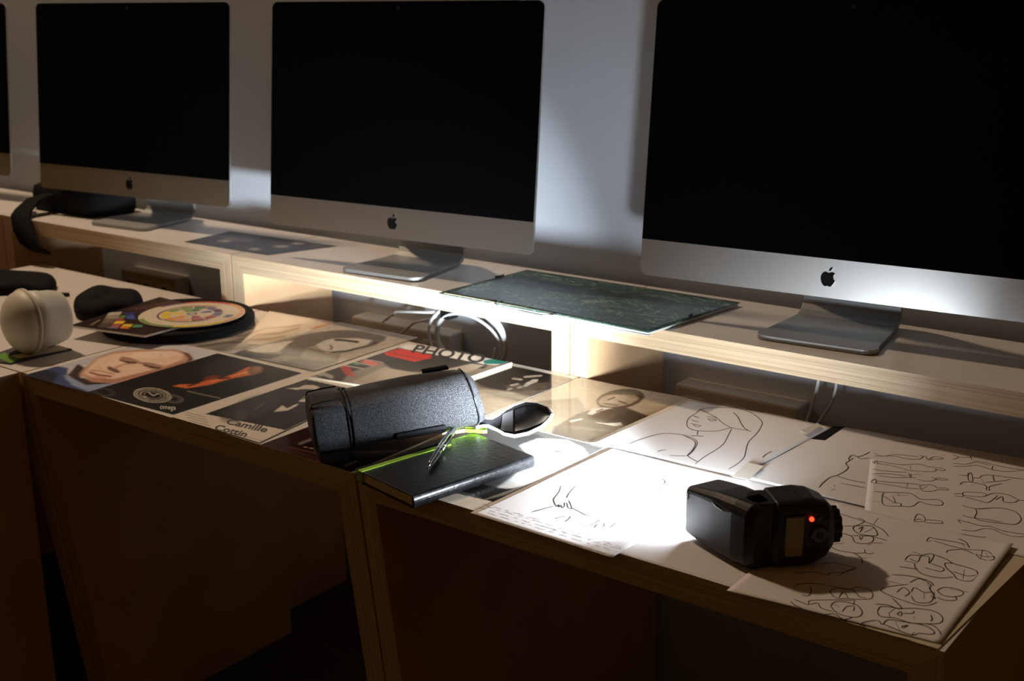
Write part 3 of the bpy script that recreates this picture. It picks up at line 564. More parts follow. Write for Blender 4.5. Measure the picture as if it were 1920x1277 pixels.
F_ = Page([un(1618, 985), (.870, .27), (.862, .590), un(1637, 821)], .0014, step=.008, lift=lambda u, v: .0006*(1+np.sin(4*u+5*v)))
F_.draw([[(540, 320), (620, 345), (720, 330), (830, 340), (920, 350)], [(540, 345), (640, 345), (720, 345), (830, 368), (930, 372)], [(920, 335), (960, 350), (930, 370), (980, 345), (1000, 375), (1050, 350), (1100, 355), (1135, 365), (1100, 372), (1050, 370), (1010, 380)],
 [(530, 385), (570, 390), (700, 410), (800, 420), (920, 412), (1010, 435), (1080, 440), (1150, 460), (1120, 468), (1060, 450)], [(530, 405), (680, 425), (800, 455), (820, 465), (950, 475), (1060, 475), (1070, 455)], [(855, 425), (855, 460)], [(525, 390), (545, 405), (560, 385), (575, 410)],
 [(530, 460), (640, 475), (830, 485)], [(525, 500), (680, 500), (830, 520)], [(580, 515), (700, 530), (900, 530)], [(840, 495), (860, 505), (850, 525), (840, 495)], [(860, 500), (950, 500)], [(910, 545), (1000, 560), (1060, 550), (1080, 530), (1160, 540), (1160, 550), (1080, 545), (1030, 520)],
 [(515, 570), (550, 545), (560, 580), (530, 580), (515, 570)], [(560, 560), (700, 575), (830, 580), (940, 590)], [(560, 580), (700, 600), (820, 620), (930, 628)], [(830, 580), (820, 625)], [(930, 600), (1000, 590), (1060, 600), (1080, 615), (1160, 620), (1170, 635), (1090, 632), (1050, 645), (960, 645), (930, 600)], [(950, 630), (1000, 600)],
 [(545, 652), (620, 660), (740, 660), (860, 670), (930, 715), (1000, 720), (1090, 720), (1130, 745), (1110, 770), (1000, 760), (930, 740), (870, 780), (770, 780), (640, 775), (610, 740), (615, 680), (630, 665)], [(620, 690), (720, 750), (700, 690)], [(700, 750), (770, 755), (765, 780)], [(535, 738), (610, 742)], [(720, 685), (840, 685)], [(745, 670), (755, 690)],
 [(880, 910), (910, 850), (960, 860), (980, 895), (960, 910), (880, 910)], [(980, 895), (1050, 900), (1110, 905), (1125, 925), (1050, 925), (970, 920)], [(890, 900), (930, 890), (950, 900)],
 [(1205, 335), (1265, 355), (1215, 375)], [(1265, 355), (1360, 358), (1365, 345), (1375, 378)], [(1380, 385), (1480, 398), (1560, 420), (1720, 455), (1830, 465)], [(1215, 405), (1320, 415), (1420, 400), (1540, 430)], [(1220, 430), (1330, 432), (1420, 425), (1560, 465), (1680, 480), (1830, 470)], [(1560, 430), (1550, 460), (1575, 470)],
 [(1275, 505), (1340, 510), (1370, 485), (1385, 555), (1350, 550), (1345, 485)], [(1380, 530), (1440, 530), (1470, 510), (1560, 510), (1700, 530), (1830, 545)], [(1450, 530), (1490, 590)], [(1560, 510), (1570, 560), (1600, 560)], [(1275, 590), (1310, 565), (1420, 575), (1500, 600), (1500, 630), (1530, 635), (1530, 605), (1640, 580)], [(1490, 570), (1620, 560), (1710, 545)],
 [(1225, 670), (1290, 665), (1300, 690), (1230, 685)], [(1310, 650), (1480, 660), (1480, 690), (1310, 680), (1310, 650)], [(1480, 690), (1580, 660), (1700, 680), (1780, 720), (1830, 725)], [(1320, 695), (1440, 725), (1520, 740), (1600, 680)], [(1580, 720), (1640, 690), (1650, 735), (1740, 740), (1780, 720)],
 [(1300, 770), (1410, 795), (1520, 790), (1640, 790), (1750, 820), (1800, 880), (1760, 925), (1680, 925), (1420, 890), (1420, 830), (1410, 795)], [(1300, 850), (1350, 870), (1480, 885), (1640, 910)], [(1440, 800), (1600, 785)],
 [(1285, 925), (1260, 895), (1285, 900), (1400, 930), (1460, 945), (1540, 950), (1640, 985), (1730, 1000), (1830, 1015)], [(1285, 980), (1390, 990), (1470, 970), (1550, 970), (1640, 1010), (1740, 1035), (1830, 1030)], [(1285, 1015), (1400, 1035), (1500, 1045)]], 1520, 780, 4.56, .0011)
F_.build('figures_drawing', 'sheet of small lying and standing figure sketches at the right back', 'drawing', 'paper', group=GD)
# front row
P = Page([(.60, -.004), (.806, .000), (.822, .285), (.60, .285)], .0013, step=.02); P.build('blank_sheet', 'yellowish sheet showing along the right edge of the heads drawing', 'paper', 'paper_yellow')
D_ = Page([un(1362, 1108, .0026), un(1764, 1207, .0026), un(1900, 1026, .0026), (.578, .283)], .0026, step=.008, lift=lambda u, v: .012*np.clip(u-.80, 0, 1)*5*np.clip(u-.80, 0, 1)*5*np.clip(v-.1, 0, 1)*.35+.0004*(1+np.sin(5*u+2*v)))
D_.draw([[(1315, 185), (1330, 160), (1360, 165), (1480, 185), (1560, 205)], [(1320, 185), (1350, 178)], [(1360, 180), (1480, 215), (1570, 235), (1640, 240), (1700, 255), (1735, 300), (1700, 310), (1640, 290), (1620, 260)], [(1510, 165), (1560, 190), (1580, 225)], [(1530, 190), (1560, 235)], [(1440, 255), (1450, 240), (1540, 235), (1610, 265)], [(1660, 245), (1650, 300)], [(1680, 260), (1710, 300)], [(1630, 270), (1680, 285), (1740, 290)],
 [(1180, 300), (1210, 270), (1270, 270), (1340, 260), (1360, 275), (1330, 320), (1330, 280), (1280, 275), (1260, 310), (1210, 290)], [(1240, 320), (1250, 355), (1300, 390), (1400, 410), (1480, 405)], [(1360, 265), (1440, 295), (1480, 320), (1560, 345), (1620, 370), (1630, 400), (1590, 435), (1510, 420), (1480, 385), (1440, 350), (1430, 320), (1480, 320)], [(1145, 340), (1200, 348), (1260, 355)], [(1180, 305), (1260, 320)], [(1300, 345), (1400, 370), (1420, 350), (1340, 320)], [(1480, 370), (1560, 400), (1620, 400)], [(1550, 360), (1540, 420)], [(1230, 250), (1280, 262)],
 [(1100, 390), (1220, 400), (1330, 430), (1360, 460)], [(1080, 430), (1180, 455)], [(1200, 452), (1110, 460), (1030, 485), (1100, 525), (1250, 575), (1330, 580), (1380, 560)], [(1210, 440), (1270, 415), (1340, 450), (1330, 480)], [(1220, 500), (1240, 470), (1300, 500), (1360, 500), (1340, 560), (1250, 560), (1220, 520)], [(1380, 490), (1420, 470), (1500, 480), (1545, 510), (1500, 530), (1420, 520), (1380, 490)], [(1380, 530), (1430, 550), (1500, 550), (1490, 525)], [(1130, 500), (1170, 470), (1210, 500), (1180, 525)], [(1300, 500), (1300, 540)], [(1460, 480), (1575, 505)], [(1330, 470), (1370, 540), (1340, 520)], [(1320, 440), (1350, 500)],
 [(1000, 575), (1070, 578), (1130, 600), (1160, 595), (1100, 535)], [(1010, 620), (1030, 590), (1080, 590), (1150, 600), (1260, 600), (1370, 620), (1415, 660), (1400, 690), (1330, 695), (1220, 690), (1120, 660), (1030, 650), (1010, 620)], [(1080, 630), (1120, 600)], [(1130, 635), (1155, 620), (1160, 645), (1130, 635)], [(1170, 630), (1230, 630), (1235, 615)], [(1240, 650), (1240, 665)], [(1340, 640), (1350, 665), (1340, 680)], [(1080, 630), (1090, 655)],
 [(900, 720), (920, 690), (1010, 675), (1040, 700), (1080, 670), (1190, 685), (1300, 705), (1360, 740), (1350, 760), (1270, 755), (1220, 765), (1140, 735), (1040, 695)], [(1160, 710), (1200, 705), (1170, 720), (1160, 710)], [(920, 710), (1000, 755), (1120, 775), (1220, 800)], [(1200, 690), (1340, 700), (1390, 735), (1405, 765)], [(885, 712), (905, 722)], [(1220, 765), (1240, 745)], [(1120, 680), (1150, 735)],
 [(490, 470), (540, 450), (640, 450), (780, 475), (820, 480)], [(590, 465), (600, 500), (580, 525), (540, 520)], [(720, 490), (760, 475), (830, 485), (880, 470), (950, 480), (980, 510), (970, 540), (900, 545), (820, 540), (760, 540), (720, 510), (720, 490)], [(820, 480), (860, 490), (900, 530), (940, 535)], [(770, 535), (800, 500), (830, 540)], [(490, 545), (580, 580), (590, 555), (700, 550), (780, 550), (870, 550)], [(470, 560), (520, 595), (650, 640), (740, 635), (780, 660), (810, 670), (860, 655)], [(590, 580), (640, 570), (660, 600), (740, 625)], [(720, 590), (740, 565), (800, 560), (880, 580), (915, 620), (900, 650), (840, 655), (760, 630), (720, 590)], [(790, 625), (820, 590), (865, 590), (860, 620)], [(520, 600), (560, 620), (650, 645)], [(870, 550), (860, 580)], [(780, 500), (800, 515)], [(740, 575), (770, 590)],
 [(780, 15), (860, 40), (950, 70), (1040, 110), (1080, 155)], [(985, 80), (1015, 40)], [(800, 90), (870, 90), (930, 60), (890, 40)], [(870, 90), (860, 110), (900, 140), (1000, 150), (1005, 125), (970, 90), (870, 90)], [(890, 110), (920, 95), (900, 130)], [(930, 130), (990, 100)], [(790, 135), (850, 155), (870, 190), (920, 200), (975, 190), (975, 155), (850, 150)], [(975, 155), (1020, 165), (1070, 180)], [(900, 155), (905, 175), (920, 155)], [(730, 205), (800, 197)], [(950, 210), (970, 200)], [(980, 195), (1050, 195)],
 [(720, 215), (760, 240), (870, 258), (940, 255)], [(930, 235), (940, 260), (990, 258)], [(860, 255), (910, 290), (915, 325)], [(890, 285), (945, 290)], [(660, 330), (740, 320), (880, 350)], [(490, 375), (520, 385), (600, 375), (700, 395), (720, 380), (800, 378), (880, 350)], [(880, 350), (820, 370), (770, 400)]], 1340, 960, 3.31, .00125)
D_.build('heads_drawing', 'sheet of sketched heads and reclining figures in front of the flash at the right', 'drawing', 'paper', group=GD)
B_ = Page([(.216, -.013), (.431, -.016), (.446, .294), (.230, .293)], .0007, step=.008, lift=lambda u, v: .0001*(1+np.sin(5*u+3*v)))
B_.draw([[(722, 640), (705, 690), (670, 735), (675, 765), (690, 790), (705, 775), (705, 795), (720, 780), (728, 800), (745, 785), (745, 765), (762, 768), (770, 795), (795, 805), (790, 780), (775, 745)], [(760, 730), (775, 700), (800, 670), (830, 640)], [(515, 830), (600, 805), (670, 787)], [(795, 800), (850, 825), (900, 850), (1000, 860)],
 [(675, 878), (720, 862), (785, 860), (760, 890), (742, 897)], [(860, 935), (930, 920), (1010, 875), (1045, 865)], [(955, 940), (975, 915), (1020, 905), (1020, 930), (975, 945)], [(1010, 945), (1060, 940), (1110, 900)], [(1100, 870), (1140, 850)], [(1430, 590), (1455, 615), (1435, 635)], [(830, 640), (950, 590), (1100, 560), (1300, 560), (1430, 590)], [(1435, 635), (1350, 700), (1250, 760), (1140, 850)], [(1000, 860), (1120, 800)]], 860, 740, 3.756, .0014)
for k, (a, b) in enumerate((((905, 945), (1020, 978)), ((898, 952), (1170, 1032)), ((912, 950), (1150, 1020)), ((915, 962), (1160, 1036)), ((1010, 985), (1175, 1030)), ((1000, 1000), (1140, 1040)))): scribble(B_, a, b, .0009, int(70*(b[0]-a[0])/150))
B_.build('handwritten_drawing', 'brightest drawing sheet with handwriting along the desk front, left of the flash', 'drawing', 'paper', group=GD)
# clear tape and the black strip
tp = MB(); z = .0060
tp.prism([un(*p, z)[:2] for p in ((1372, 893), (1402, 868), (1432, 874), (1404, 900))], z, z+.0004); tag(tp.build('clear_tape', 'tape', org=un(1400, 884, z)), 'piece of tape at the lower corner of the headscarf drawing', 'tape', 'tape pieces on the drawings')
tp = MB(); tp.prism([un(*p, .004)[:2] for p in ((1500, 812), (1532, 797), (1540, 802), (1512, 818))], .0072, .0076); tag(tp.build('clear_tape', 'tape', org=un(1515, 806, .004)), 'piece of tape at the upper right corner of the headscarf drawing', 'tape', 'tape pieces on the drawings')
tp = MB(); tp.prism([un(*p, .0022)[:2] for p in ((1518, 823), (1547, 826), (1585, 800), (1562, 800))], .0020, .0026); tag(tp.build('black_strip', 'black_fabric', org=un(1548, 812, .002)), 'short black strip between two sheets at the back edge', 'strip')
# ================================================================ THINGS ON THE DESKS
def frame(o, ax, up=(0, 0, 1)):                # matrix with X along ax
    X = Vector(ax).normalized(); Z = Vector(up); Z = (Z-X*X.dot(Z)).normalized(); Y = Z.cross(X)
    return Matrix(((X.x, Y.x, Z.x, o[0]), (X.y, Y.y, Z.y, o[1]), (X.z, Y.z, Z.z, o[2]), (0, 0, 0, 1)))
def sup(w, h, n=32, e=2.6):
    out = []
    for k in range(n):
        a = 2*math.pi*k/n; c, s = math.cos(a), math.sin(a)
        out.append((w/2*math.copysign(abs(c)**(2/e), c), h/2*math.copysign(abs(s)**(2/e), s)))
    return out
# --- notebook
nb = frame((.024, -.023, .0022), (.128, -.025, 0)); nw, nl, nt_ = .131, .209, .0175
t = thing('notebook', (.11, .07, .0022), 'black hardcover notebook with lime elastic band overhanging the desk front', 'notebook'); og = (.11, .07, .0022)
b = MB(); b.box((0, 0, 0), (nw-.004, nl, .0018)); b.box((0, 0, nt_-.0018), (nw-.004, nl, nt_))
b.loft([[(nw-.004+x, y, nt_/2+z) for x, z in [(.0045*math.cos(a)*1.0, nt_/2*math.sin(a)) for a in [math.pi*k/10-math.pi/2 for k in range(11)]]+[(0, 0.)]] for y in (0, nl)])
b.xf(nb); b.build('cover', 'notebook_cover', t, og, bevel=.0006)
b = MB(); b.box((.0025, .003, .0018), (nw-.003, nl-.003, nt_-.0018)); b.xf(nb); b.build('page_block', 'page_edge', t, og)
b = MB(); EX = .0135
def band(path, wd, th=.0008):
    rings = []; P_ = [Vector(p) for p in path]
    for i, p in enumerate(P_):
        tt = (P_[min(i+1, len(P_)-1)]-P_[max(i-1, 0)]).normalized(); sd = Vector((1, 0, 0)) if abs(tt.z) > .5 or True else tt
        sd = (sd-tt*tt.dot(sd)).normalized(); nn = tt.cross(sd)
        rings.append([p-sd*wd/2, p+sd*wd/2, p+sd*wd/2+nn*th, p-sd*wd/2+nn*th])
    return rings
b.loft(band([(EX, .14, -.0012), (EX, .0, -.0012), (EX, -.0012, -.0004), (EX, -.0012, nt_), (EX, -.0004, nt_+.001), (EX, .03, nt_+.001), (EX, .10, nt_+.001), (EX+.001, .152, nt_+.001)], .0088)); b.xf(nb)
p1, p2, p3 = (Vector(un(a, c, .0225)) for a, c in ((838, 813), (872, 808), (907, 810)))
def ribbon(P_, wz, th, z0):
    r = []
    for i, p in enumerate(P_):
        tt = (P_[min(i+1, len(P_)-1)]-P_[max(i-1, 0)]); tt.z = 0; tt.normalize(); nn = Vector((-tt.y, tt.x, 0))
        r.append([p-nn*th/2+Vector((0, 0, z0)), p+nn*th/2+Vector((0, 0, z0)), p+nn*th/2+Vector((0, 0, z0+wz)), p-nn*th/2+Vector((0, 0, z0+wz))])
    return r
b.loft(ribbon([p1, p2, p3, p3+Vector((.003, .003, 0)), p3+Vector((-.004, .010, 0)), p1+Vector((.01, .03, 0))], .005, .0009, -.002))
b.build('elastic_band', 'lime', t, og)
# --- pen clipped over the band
a0, a1 = Vector(un(802, 880, .0255)), Vector(un(851, 806, .0300)); L_ = (a1-a0).length; A_ = (a1-a0).normalized()
t = thing('pen', tuple(a0), 'silver and black pen with a split clip lying on the notebook', 'pen'); og = tuple(a0); FM = frame(a0, A_)
b = MB(); prof = [(0, .0009), (.004, .0018), (.012, .0030), (.03, .0044), (.05, .0050), (.065, .0050)]
b.tube([(x, 0, 0) for x, r in prof], [r for x, r in prof], n=16); b.xf(FM); b.build('barrel', 'black_gloss', t, og, smooth=True)
b = MB(); b.tube([(.066, 0, 0), (.069, 0, 0), (.0691, 0, 0), (.072, 0, 0), (.0721, 0, 0), (.078, 0, 0)], [.0053, .0053, .0047, .0047, .0055, .0055], n=16)
b.tube([(.078, 0, 0), (L_-.004, 0, 0), (L_, 0, 0)], [.0052, .0050, .0038], n=16); b.xf(FM); b.build('cap', 'chrome', t, og, smooth=True)
b = MB()
for s in (-1, 1): b.tube([(L_-.004, s*.002, .0062), (.07, s*.0022, .0076), (.05, s*.0022, .0072), (.02, s*.0016, .0052), (.004, s*.0009, .0028)], [.0008, .001, .001, .0009, .0007], n=8)
b.tube([(.004, -.001, .0028), (.003, 0, .0026), (.004, .001, .0028)], .0008, n=8); b.tube([(L_-.006, -.0025, .0058), (L_-.006, .0025, .0058)], .0012, n=8); b.xf(FM); b.build('clip', 'chrome', t, og, smooth=True)

# --- padded case
pa, pb = Vector((-.097, .014, .0470)), Vector((.051, .212, .0680)); ax = (pb-pa).normalized(); PL = (pb-pa).length; FM = frame(pa, ax)
t = thing('padded_case', (-.03, .10, .003), 'black padded lens case lying across the magazine and notebook, flap open', 'case'); og = (-.03, .10, .003)
b = MB(); rings = []
for (x, w_, h_, dz) in ((-.002, .060, .050, 0), (0.0, .084, .072, 0), (.004, .090, .078, 0), (.02, .091, .079, 0), (.045, .090, .078, 0), (.052, .088, .076, 0), (.058, .0925, .080, 0), (.10, .093, .082, 0), (.15, .093, .083, 0), (.20, .092, .082, 0), (PL-.022, .090, .081, 0), (PL-.010, .086, .077, -.001), (PL-.002, .078, .068, -.003)):
    e = 3.4 if x < .05 else 2.7
    rings.append([(x-.012*max(0, (z/h_+.2))*(x > PL-.03), y, z+dz+.0012*math.sin(9*y/w_+x*40)) for y, z in sup(w_, h_, 40, e)])
b.loft(rings); b.xf(FM); b.build('body', 'pouch_nylon', t, og, smooth=True)
b = MB()
for x in (.049, .0545): b.tube([(x, y*1.03, z*1.03) for y, z in sup(.0895, .077, 40, 3)]+[(x, .0895/2*1.03, 0)], .0011, n=6)
for yy in (.030, -.030): b.tube([(.0, yy, .030), (.003, yy, .0385), (.02, yy, .040), (.045, yy, .040)], .0011, n=6)
b.xf(FM); b.build('seam', 'black_fabric', t, og, smooth=True)
b = MB(); q = sup(.0885, .080, 40, 2.7); b.tube([(PL-.013-.012*max(0, z/.08+.2), y*1.01, z*1.01-.001) for y, z in q]+[(PL-.013-.012*.2, .0885/2*1.01, -.001)], .0012, n=6); b.xf(FM); b.build('piping', 'black_gloss', t, og, smooth=True)
b = MB(); b.box((PL-.075, .028, .036), (PL-.035, .040, .0405)); b.xf(FM); b.build('zip_pull', 'black_gloss', t, og, bevel=.001)
b = MB(); b.box((.112, -.0485, -.030), (.185, -.044, -.020)); b.xf(FM); b.build('belt_loop', 'black_fabric', t, og, bevel=.002)
# flap: tongue traced on the desk side, curling up at the tip
near = [(893, 800), (905, 797), (915, 797), (928, 803), (945, 812), (965, 816), (990, 811), (1015, 799), (1030, 785), (1036, 774)]
far = [(898, 778), (912, 784), (922, 784), (934, 778), (948, 768), (964, 760), (985, 753), (1008, 755), (1028, 763), (1036, 774)]
zz = [.030, .027, .024, .021, .019, .020, .022, .025, .028, .031]
zf = [.034, .030, .028, .028, .029, .029, .028, .028, .029, .031]
def q2(u, v, lift=0., shr=0.):
    x = u*9; i = min(int(x), 8); f = x-i; v2 = .5+(v-.5)*(1-shr)
    n_ = Vector(un(*[near[i][k]*(1-f)+near[i+1][k]*f for k in (0, 1)], zz[i]*(1-f)+zz[i+1]*f)); f_ = Vector(un(*[far[i][k]*(1-f)+far[i+1][k]*f for k in (0, 1)], zf[i]*(1-f)+zf[i+1]*f))
    p = n_.lerp(f_, v2); p.z += -.006*math.sin(math.pi*v2)+lift; return p
b = MB(); b.sheet(lambda u, v: q2(u, v), 36, 10); k0 = len(b.v); b.sheet(lambda u, v: q2(u, v, -.003), 36, 10); fl = b.build('flap', 'black_fabric', t, og, smooth=True)
b = MB()
b.tube([q2(k/36, 0)-Vector((0, 0, .0015)) for k in range(37)], .0026, n=8); b.tube([q2(k/36, 1)-Vector((0, 0, .0010)) for k in range(37)], .0012, n=8); b.build('edge_binding', 'grey_piping', fl, og, smooth=True)
b = MB(); b.sheet(lambda u, v: q2(.40+u*.14, .12+v*.76, .0012), 6, 8); b.build('velcro_patch', 'velcro', fl, og, smooth=True)
b = MB(); b.sheet(lambda u, v: q2(.56+u*.38, .14+v*.72, .0016+.002*math.sin(math.pi*u)*math.sin(math.pi*v)), 14, 8); b.build('glossy_patch', 'black_gloss', fl, og, smooth=True)

# --- camera flash
hd = Vector((.91, -.41, 0)).normalized(); hp = Vector((-hd.y, hd.x, 0))   # hd: from window to hinge, hp: towards the wall
og = (.58, .09, .0032); ZP = .0032
t = thing('camera_flash', og, 'black camera flash lying on the white sheets, lit window facing left', 'flash')
H0 = Vector((.474, .078, ZP))
def hbox(x, y, z): p = H0+hd*x+hp*y; return (p.x, p.y, ZP+z)
b = MB(); rings = []
for (x, y0_, y1_, z0_, z1_, r) in ((0, .000, .050, .006, .0655, .007), (.003, -.001, .052, .005, .0668, .008), (.02, -.001, .053, .003, .070, .009), (.05, -.001, .054, .001, .0755, .012), (.085, .000, .054, .0, .0790, .014), (.106, .003, .052, .0, .0790, .016), (.114, .010, .046, .004, .0760, .016)):
    w_, h_ = y1_-y0_, z1_-z0_; rings.append([hbox(x, (y0_+y1_)/2+a, (z0_+z1_)/2+c) for a, c in rrect(w_, h_, r, 5)])
b.loft(rings); hdobj = b.build('flash_head', 'black_plastic', t, og, smooth=False)
q = hdobj.modifiers.new('bevel', 'BEVEL'); q.width = .0008; q.segments = 2; q.limit_method = 'ANGLE'
b = MB(); b.loft([[hbox(-.0035, .0255+a, .0355+c) for a, c in rrect(.040, .050, .006, 4)], [hbox(.0005, .0255+a, .0355+c) for a, c in rrect(.044, .054, .006, 4)]]); b.build('flash_window', 'flash_window', hdobj, og)
b = MB(); b.box((0, 0, 0), (.003, .0015, .007)); b.v = [hbox(x+.003, y-.002, z+.052) for x, y, z in b.v]; b.build('panel_tab', 'cream_plastic', hdobj, og)
b = MB(); b.tube([hbox(.052, -.002+.0008, .066), hbox(.062, -.0022, .0645), hbox(.074, -.0022, .064), hbox(.084, -.001, .0655)], [.001, .0022, .0022, .001], n=8); b.build('release_button', 'black_gloss', hdobj, og)
bd = Vector((.72, .69, 0)).normalized(); bq = Vector((-bd.y, bd.x, 0)); B0 = Vector((.6010, .0625, ZP))
def bbox_(x, y, z): p = B0+bd*x+bq*y; return (p.x, p.y, ZP+z)
b = MB(); rings = []
for (x, y0_, y1_, z0_, z1_, r) in ((-.012, .014, .046, .006, .074, .010), (-.004, .004, .054, .002, .078, .010), (.0, .0, .058, .0, .0800, .010), (.03, .0, .060, .0, .0815, .011), (.045, .0, .060, .001, .0800, .014), (.060, .002, .058, .006, .0740, .018), (.068, .006, .052, .014, .066, .018)):
    w_, h_ = y1_-y0_, z1_-z0_; rings.append([bbox_(x, (y0_+y1_)/2+a, (z0_+z1_)/2+c) for a, c in rrect(w_, h_, r, 5)])
b.loft(rings); bo = b.build('flash_body', 'black_plastic', t, og)
q = bo.modifiers.new('bevel', 'BEVEL'); q.width = .0008; q.segments = 2; q.limit_method = 'ANGLE'
b = MB(); b.tube([bbox_(-.010, .026, .002), bbox_(-.010, .026, .079)], .021, n=28); b.build('hinge', 'black_plastic', t, og, smooth=False, bevel=.001)
b = MB(); b.box((.0065, -.0016, .014), (.0300, .002, .066)); b.v = [bbox_(*p) for p in b.v]; b.build('display_frame', 'black_gloss', bo, og, bevel=.0008)
b = MB(); b.box((.0085, -.0019, .0165), (.0285, .0, .0635)); b.v = [bbox_(*p) for p in b.v]; b.build('display', 'lcd', bo, og)
b = MB(); b.tube([bbox_(.0375, .001, .0605), bbox_(.0375, -.0022, .0605), bbox_(.0375, -.0028, .0605)], [.0026, .0026, .0018], n=14); b.build('ready_light', 'led_red', bo, og)
b = MB(); b.tube([bbox_(.0475, .001, .041), bbox_(.0475, -.003, .041), bbox_(.0475, -.0034, .041)], [.0115, .0108, .009], n=28); dl_ = b.build('dial', 'black_gloss', bo, og)
b = MB(); b.tube([bbox_(.0475, -.003, .041), bbox_(.0475, -.0048, .041)], [.0045, .004], n=16); b.build('set_button', 'black_plastic', dl_, og)
for (x, z) in ((.0345, .030), (.0345, .022), (.0415, .0225), (.048, .0215), (.0465, .0605)):
    b = MB(); b.tube([bbox_(x, .001, z), bbox_(x, -.0018, z)], .0022, n=10); b.build('button', 'black_gloss', bo, og)
b = MB(); n_ = 20
b.tube([bbox_(.066, .028, .040), bbox_(.071, .028, .040)], [.021, .021], n=24)
ringp = []
for k in range(48): r_ = .0215 if (k//2) % 2 else .0195; ringp.append((r_*math.cos(2*math.pi*k/48), r_*math.sin(2*math.pi*k/48)))
b.loft([[bbox_(.0705, .028+a, .040+c) for a, c in ringp], [bbox_(.078, .028+a, .040+c) for a, c in ringp]])
b.build('locking_ring', 'black_plastic', t, og); b = MB(); b.box((.078, .019, .031), (.0815, .037, .049)); b.v = [bbox_(*p) for p in b.v]; b.build('shoe_foot', 'gunmetal', t, og)

# --- frosted dome diffuser
cm_ = Vector(un(62, 601, .0615)); ad_ = Vector((-.10, -1, .03)).normalized(); c0 = cm_+ad_*.044; c1 = cm_-ad_*.044
axd = (c0-c1).normalized(); FM = frame(c1, axd); og = (c1.x, c1.y, .004)
t = thing('flash_diffuser', og, 'frosted white dome diffuser lying on its side at the left edge', 'diffuser')
Ld = (c0-c1).length
b = MB(); pr = [(-.012, .040), (-.010, .047), (.0, .0500), (.006, .0505), (.0065, .0515), (.03, .0530), (.0305, .0545), (.055, .0565), (.0555, .0580), (Ld*.62, .0600), (Ld*.62+.0005, .0615), (Ld*.68, .0615)]
b.tube([(x, 0, 0) for x, r in pr], [r for x, r in pr], n=48); b.xf(FM); b.build('cup', 'frosted_rubber', t, og, smooth=True)
b = MB(); n_ = 9; x0_ = Ld*.66; b.tube([(x0_+.040*math.sin(math.pi/2*k/n_), 0, 0) for k in range(n_+1)], [.0585*math.cos(math.pi/2*k/n_)+.0005 for k in range(n_+1)], n=48); b.xf(FM); b.build('dome_lid', 'frosted_rubber', t, og, smooth=True)
b = MB(); b.prism([un(*p, .002)[:2] for p in ((-40, 675), (20, 682), (135, 655), (60, 640))], .0004, .0030); o = b.build('leaflet', 'text_black', org=un(50, 665)); tag(o, 'dark leaflet with a green corner under the frosted dome', 'leaflet')
o.data.materials.append(M['green_print']); o.data.materials.append(M['page_edge'])
bm = MB(); bm.prism([un(*p, .0032)[:2] for p in ((-10, 668), (8, 661), (36, 672), (20, 681))], .0031, .0034); bm.build('green_corner', 'green_print', o, o.location-Vector((0, 0, Z0)))
bm = MB(); bm.prism([un(*p, .0032)[:2] for p in ((36, 672), (20, 667), (110, 648), (128, 655))], .0031, .0033); bm.build('pale_border', 'page_edge', o, o.location-Vector((0, 0, Z0)))

# --- round black case, colour chart and colour wheel
cc = Vector(un(352, 608, .0)); cx_, cy_ = -.852, .372
b = MB(); R0 = .150
rg = [[(cx_+(R0-d)*math.cos(2*math.pi*k/64), cy_+(R0-d)*math.sin(2*math.pi*k/64), z) for k in range(64)] for d, z in ((.006, .0012), (.001, .003), (0, .008), (0, .014), (.002, .018), (.006, .020))]
rg2 = MB(); rg2.loft(rg); o = rg2.build('round_case', 'black_fabric', org=(cx_, cy_, 0), smooth=False, bevel=.001); tag(o, 'flat round black case lying under the colour wheel', 'case')
z = .0212
P = Page([un(131, 614, z), un(272, 633, z), un(425, 592, z), un(300, 560, z)], z, th=.004, step=.002, base=(44, 30, 30))
O = (100, 530); K = 4.8
P.poly((96, 60, 56), C(O, K, [(640, 240), (1180, 140), (1300, 160), (760, 250)]), 3, .6)
for col, q in (((196, 188, 176), [(500, 268), (620, 262), (600, 290), (480, 296)]), ((160, 148, 134), [(480, 298), (600, 292), (585, 324), (462, 328)]), ((120, 106, 92), [(455, 332), (560, 326), (535, 365), (435, 365)]), ((92, 78, 66), [(430, 368), (530, 368), (500, 405), (400, 400)]),
               ((90, 160, 70), [(610, 298), (655, 292), (630, 318), (592, 320)]), ((70, 96, 180), [(660, 300), (720, 290), (740, 330), (650, 320)]), ((170, 80, 90), [(575, 322), (640, 322), (625, 342), (555, 345)]), ((244, 200, 60), [(560, 345), (650, 345), (625, 370), (538, 370)]),
               ((180, 92, 92), [(535, 372), (610, 372), (590, 400), (515, 395)]), ((240, 200, 60), [(640, 372), (720, 374), (695, 398), (610, 392)]), ((236, 130, 50), [(610, 395), (690, 400), (675, 414), (595, 410)]), ((120, 120, 140), [(510, 395), (590, 400), (570, 414), (480, 408)]),
               ((90, 150, 110), [(730, 378), (810, 380), (790, 402), (705, 402)]), ((60, 50, 120), [(640, 268), (740, 262), (720, 290), (650, 294)])): P.poly(col, C(O, K, q), 0)
P.line((200, 180, 150), C(O, K, [(340, 380), (420, 335)]), 1.6, 0, .6)
P.build('colour_chart', 'dark board printed with colour patches between the round case and colour wheel', 'board', 'print_satin', side='white_board')
z = .0258; wc = un(357, 589, z); wr = .112
e1 = un(474, 588, z); e2 = un(246, 592, z); wr = .5*math.hypot(e1[0]-e2[0], e1[1]-e2[1])*.86
wc = ((e1[0]+e2[0])/2, (e1[1]+e2[1])/2)
mw = MB(); NR = 72
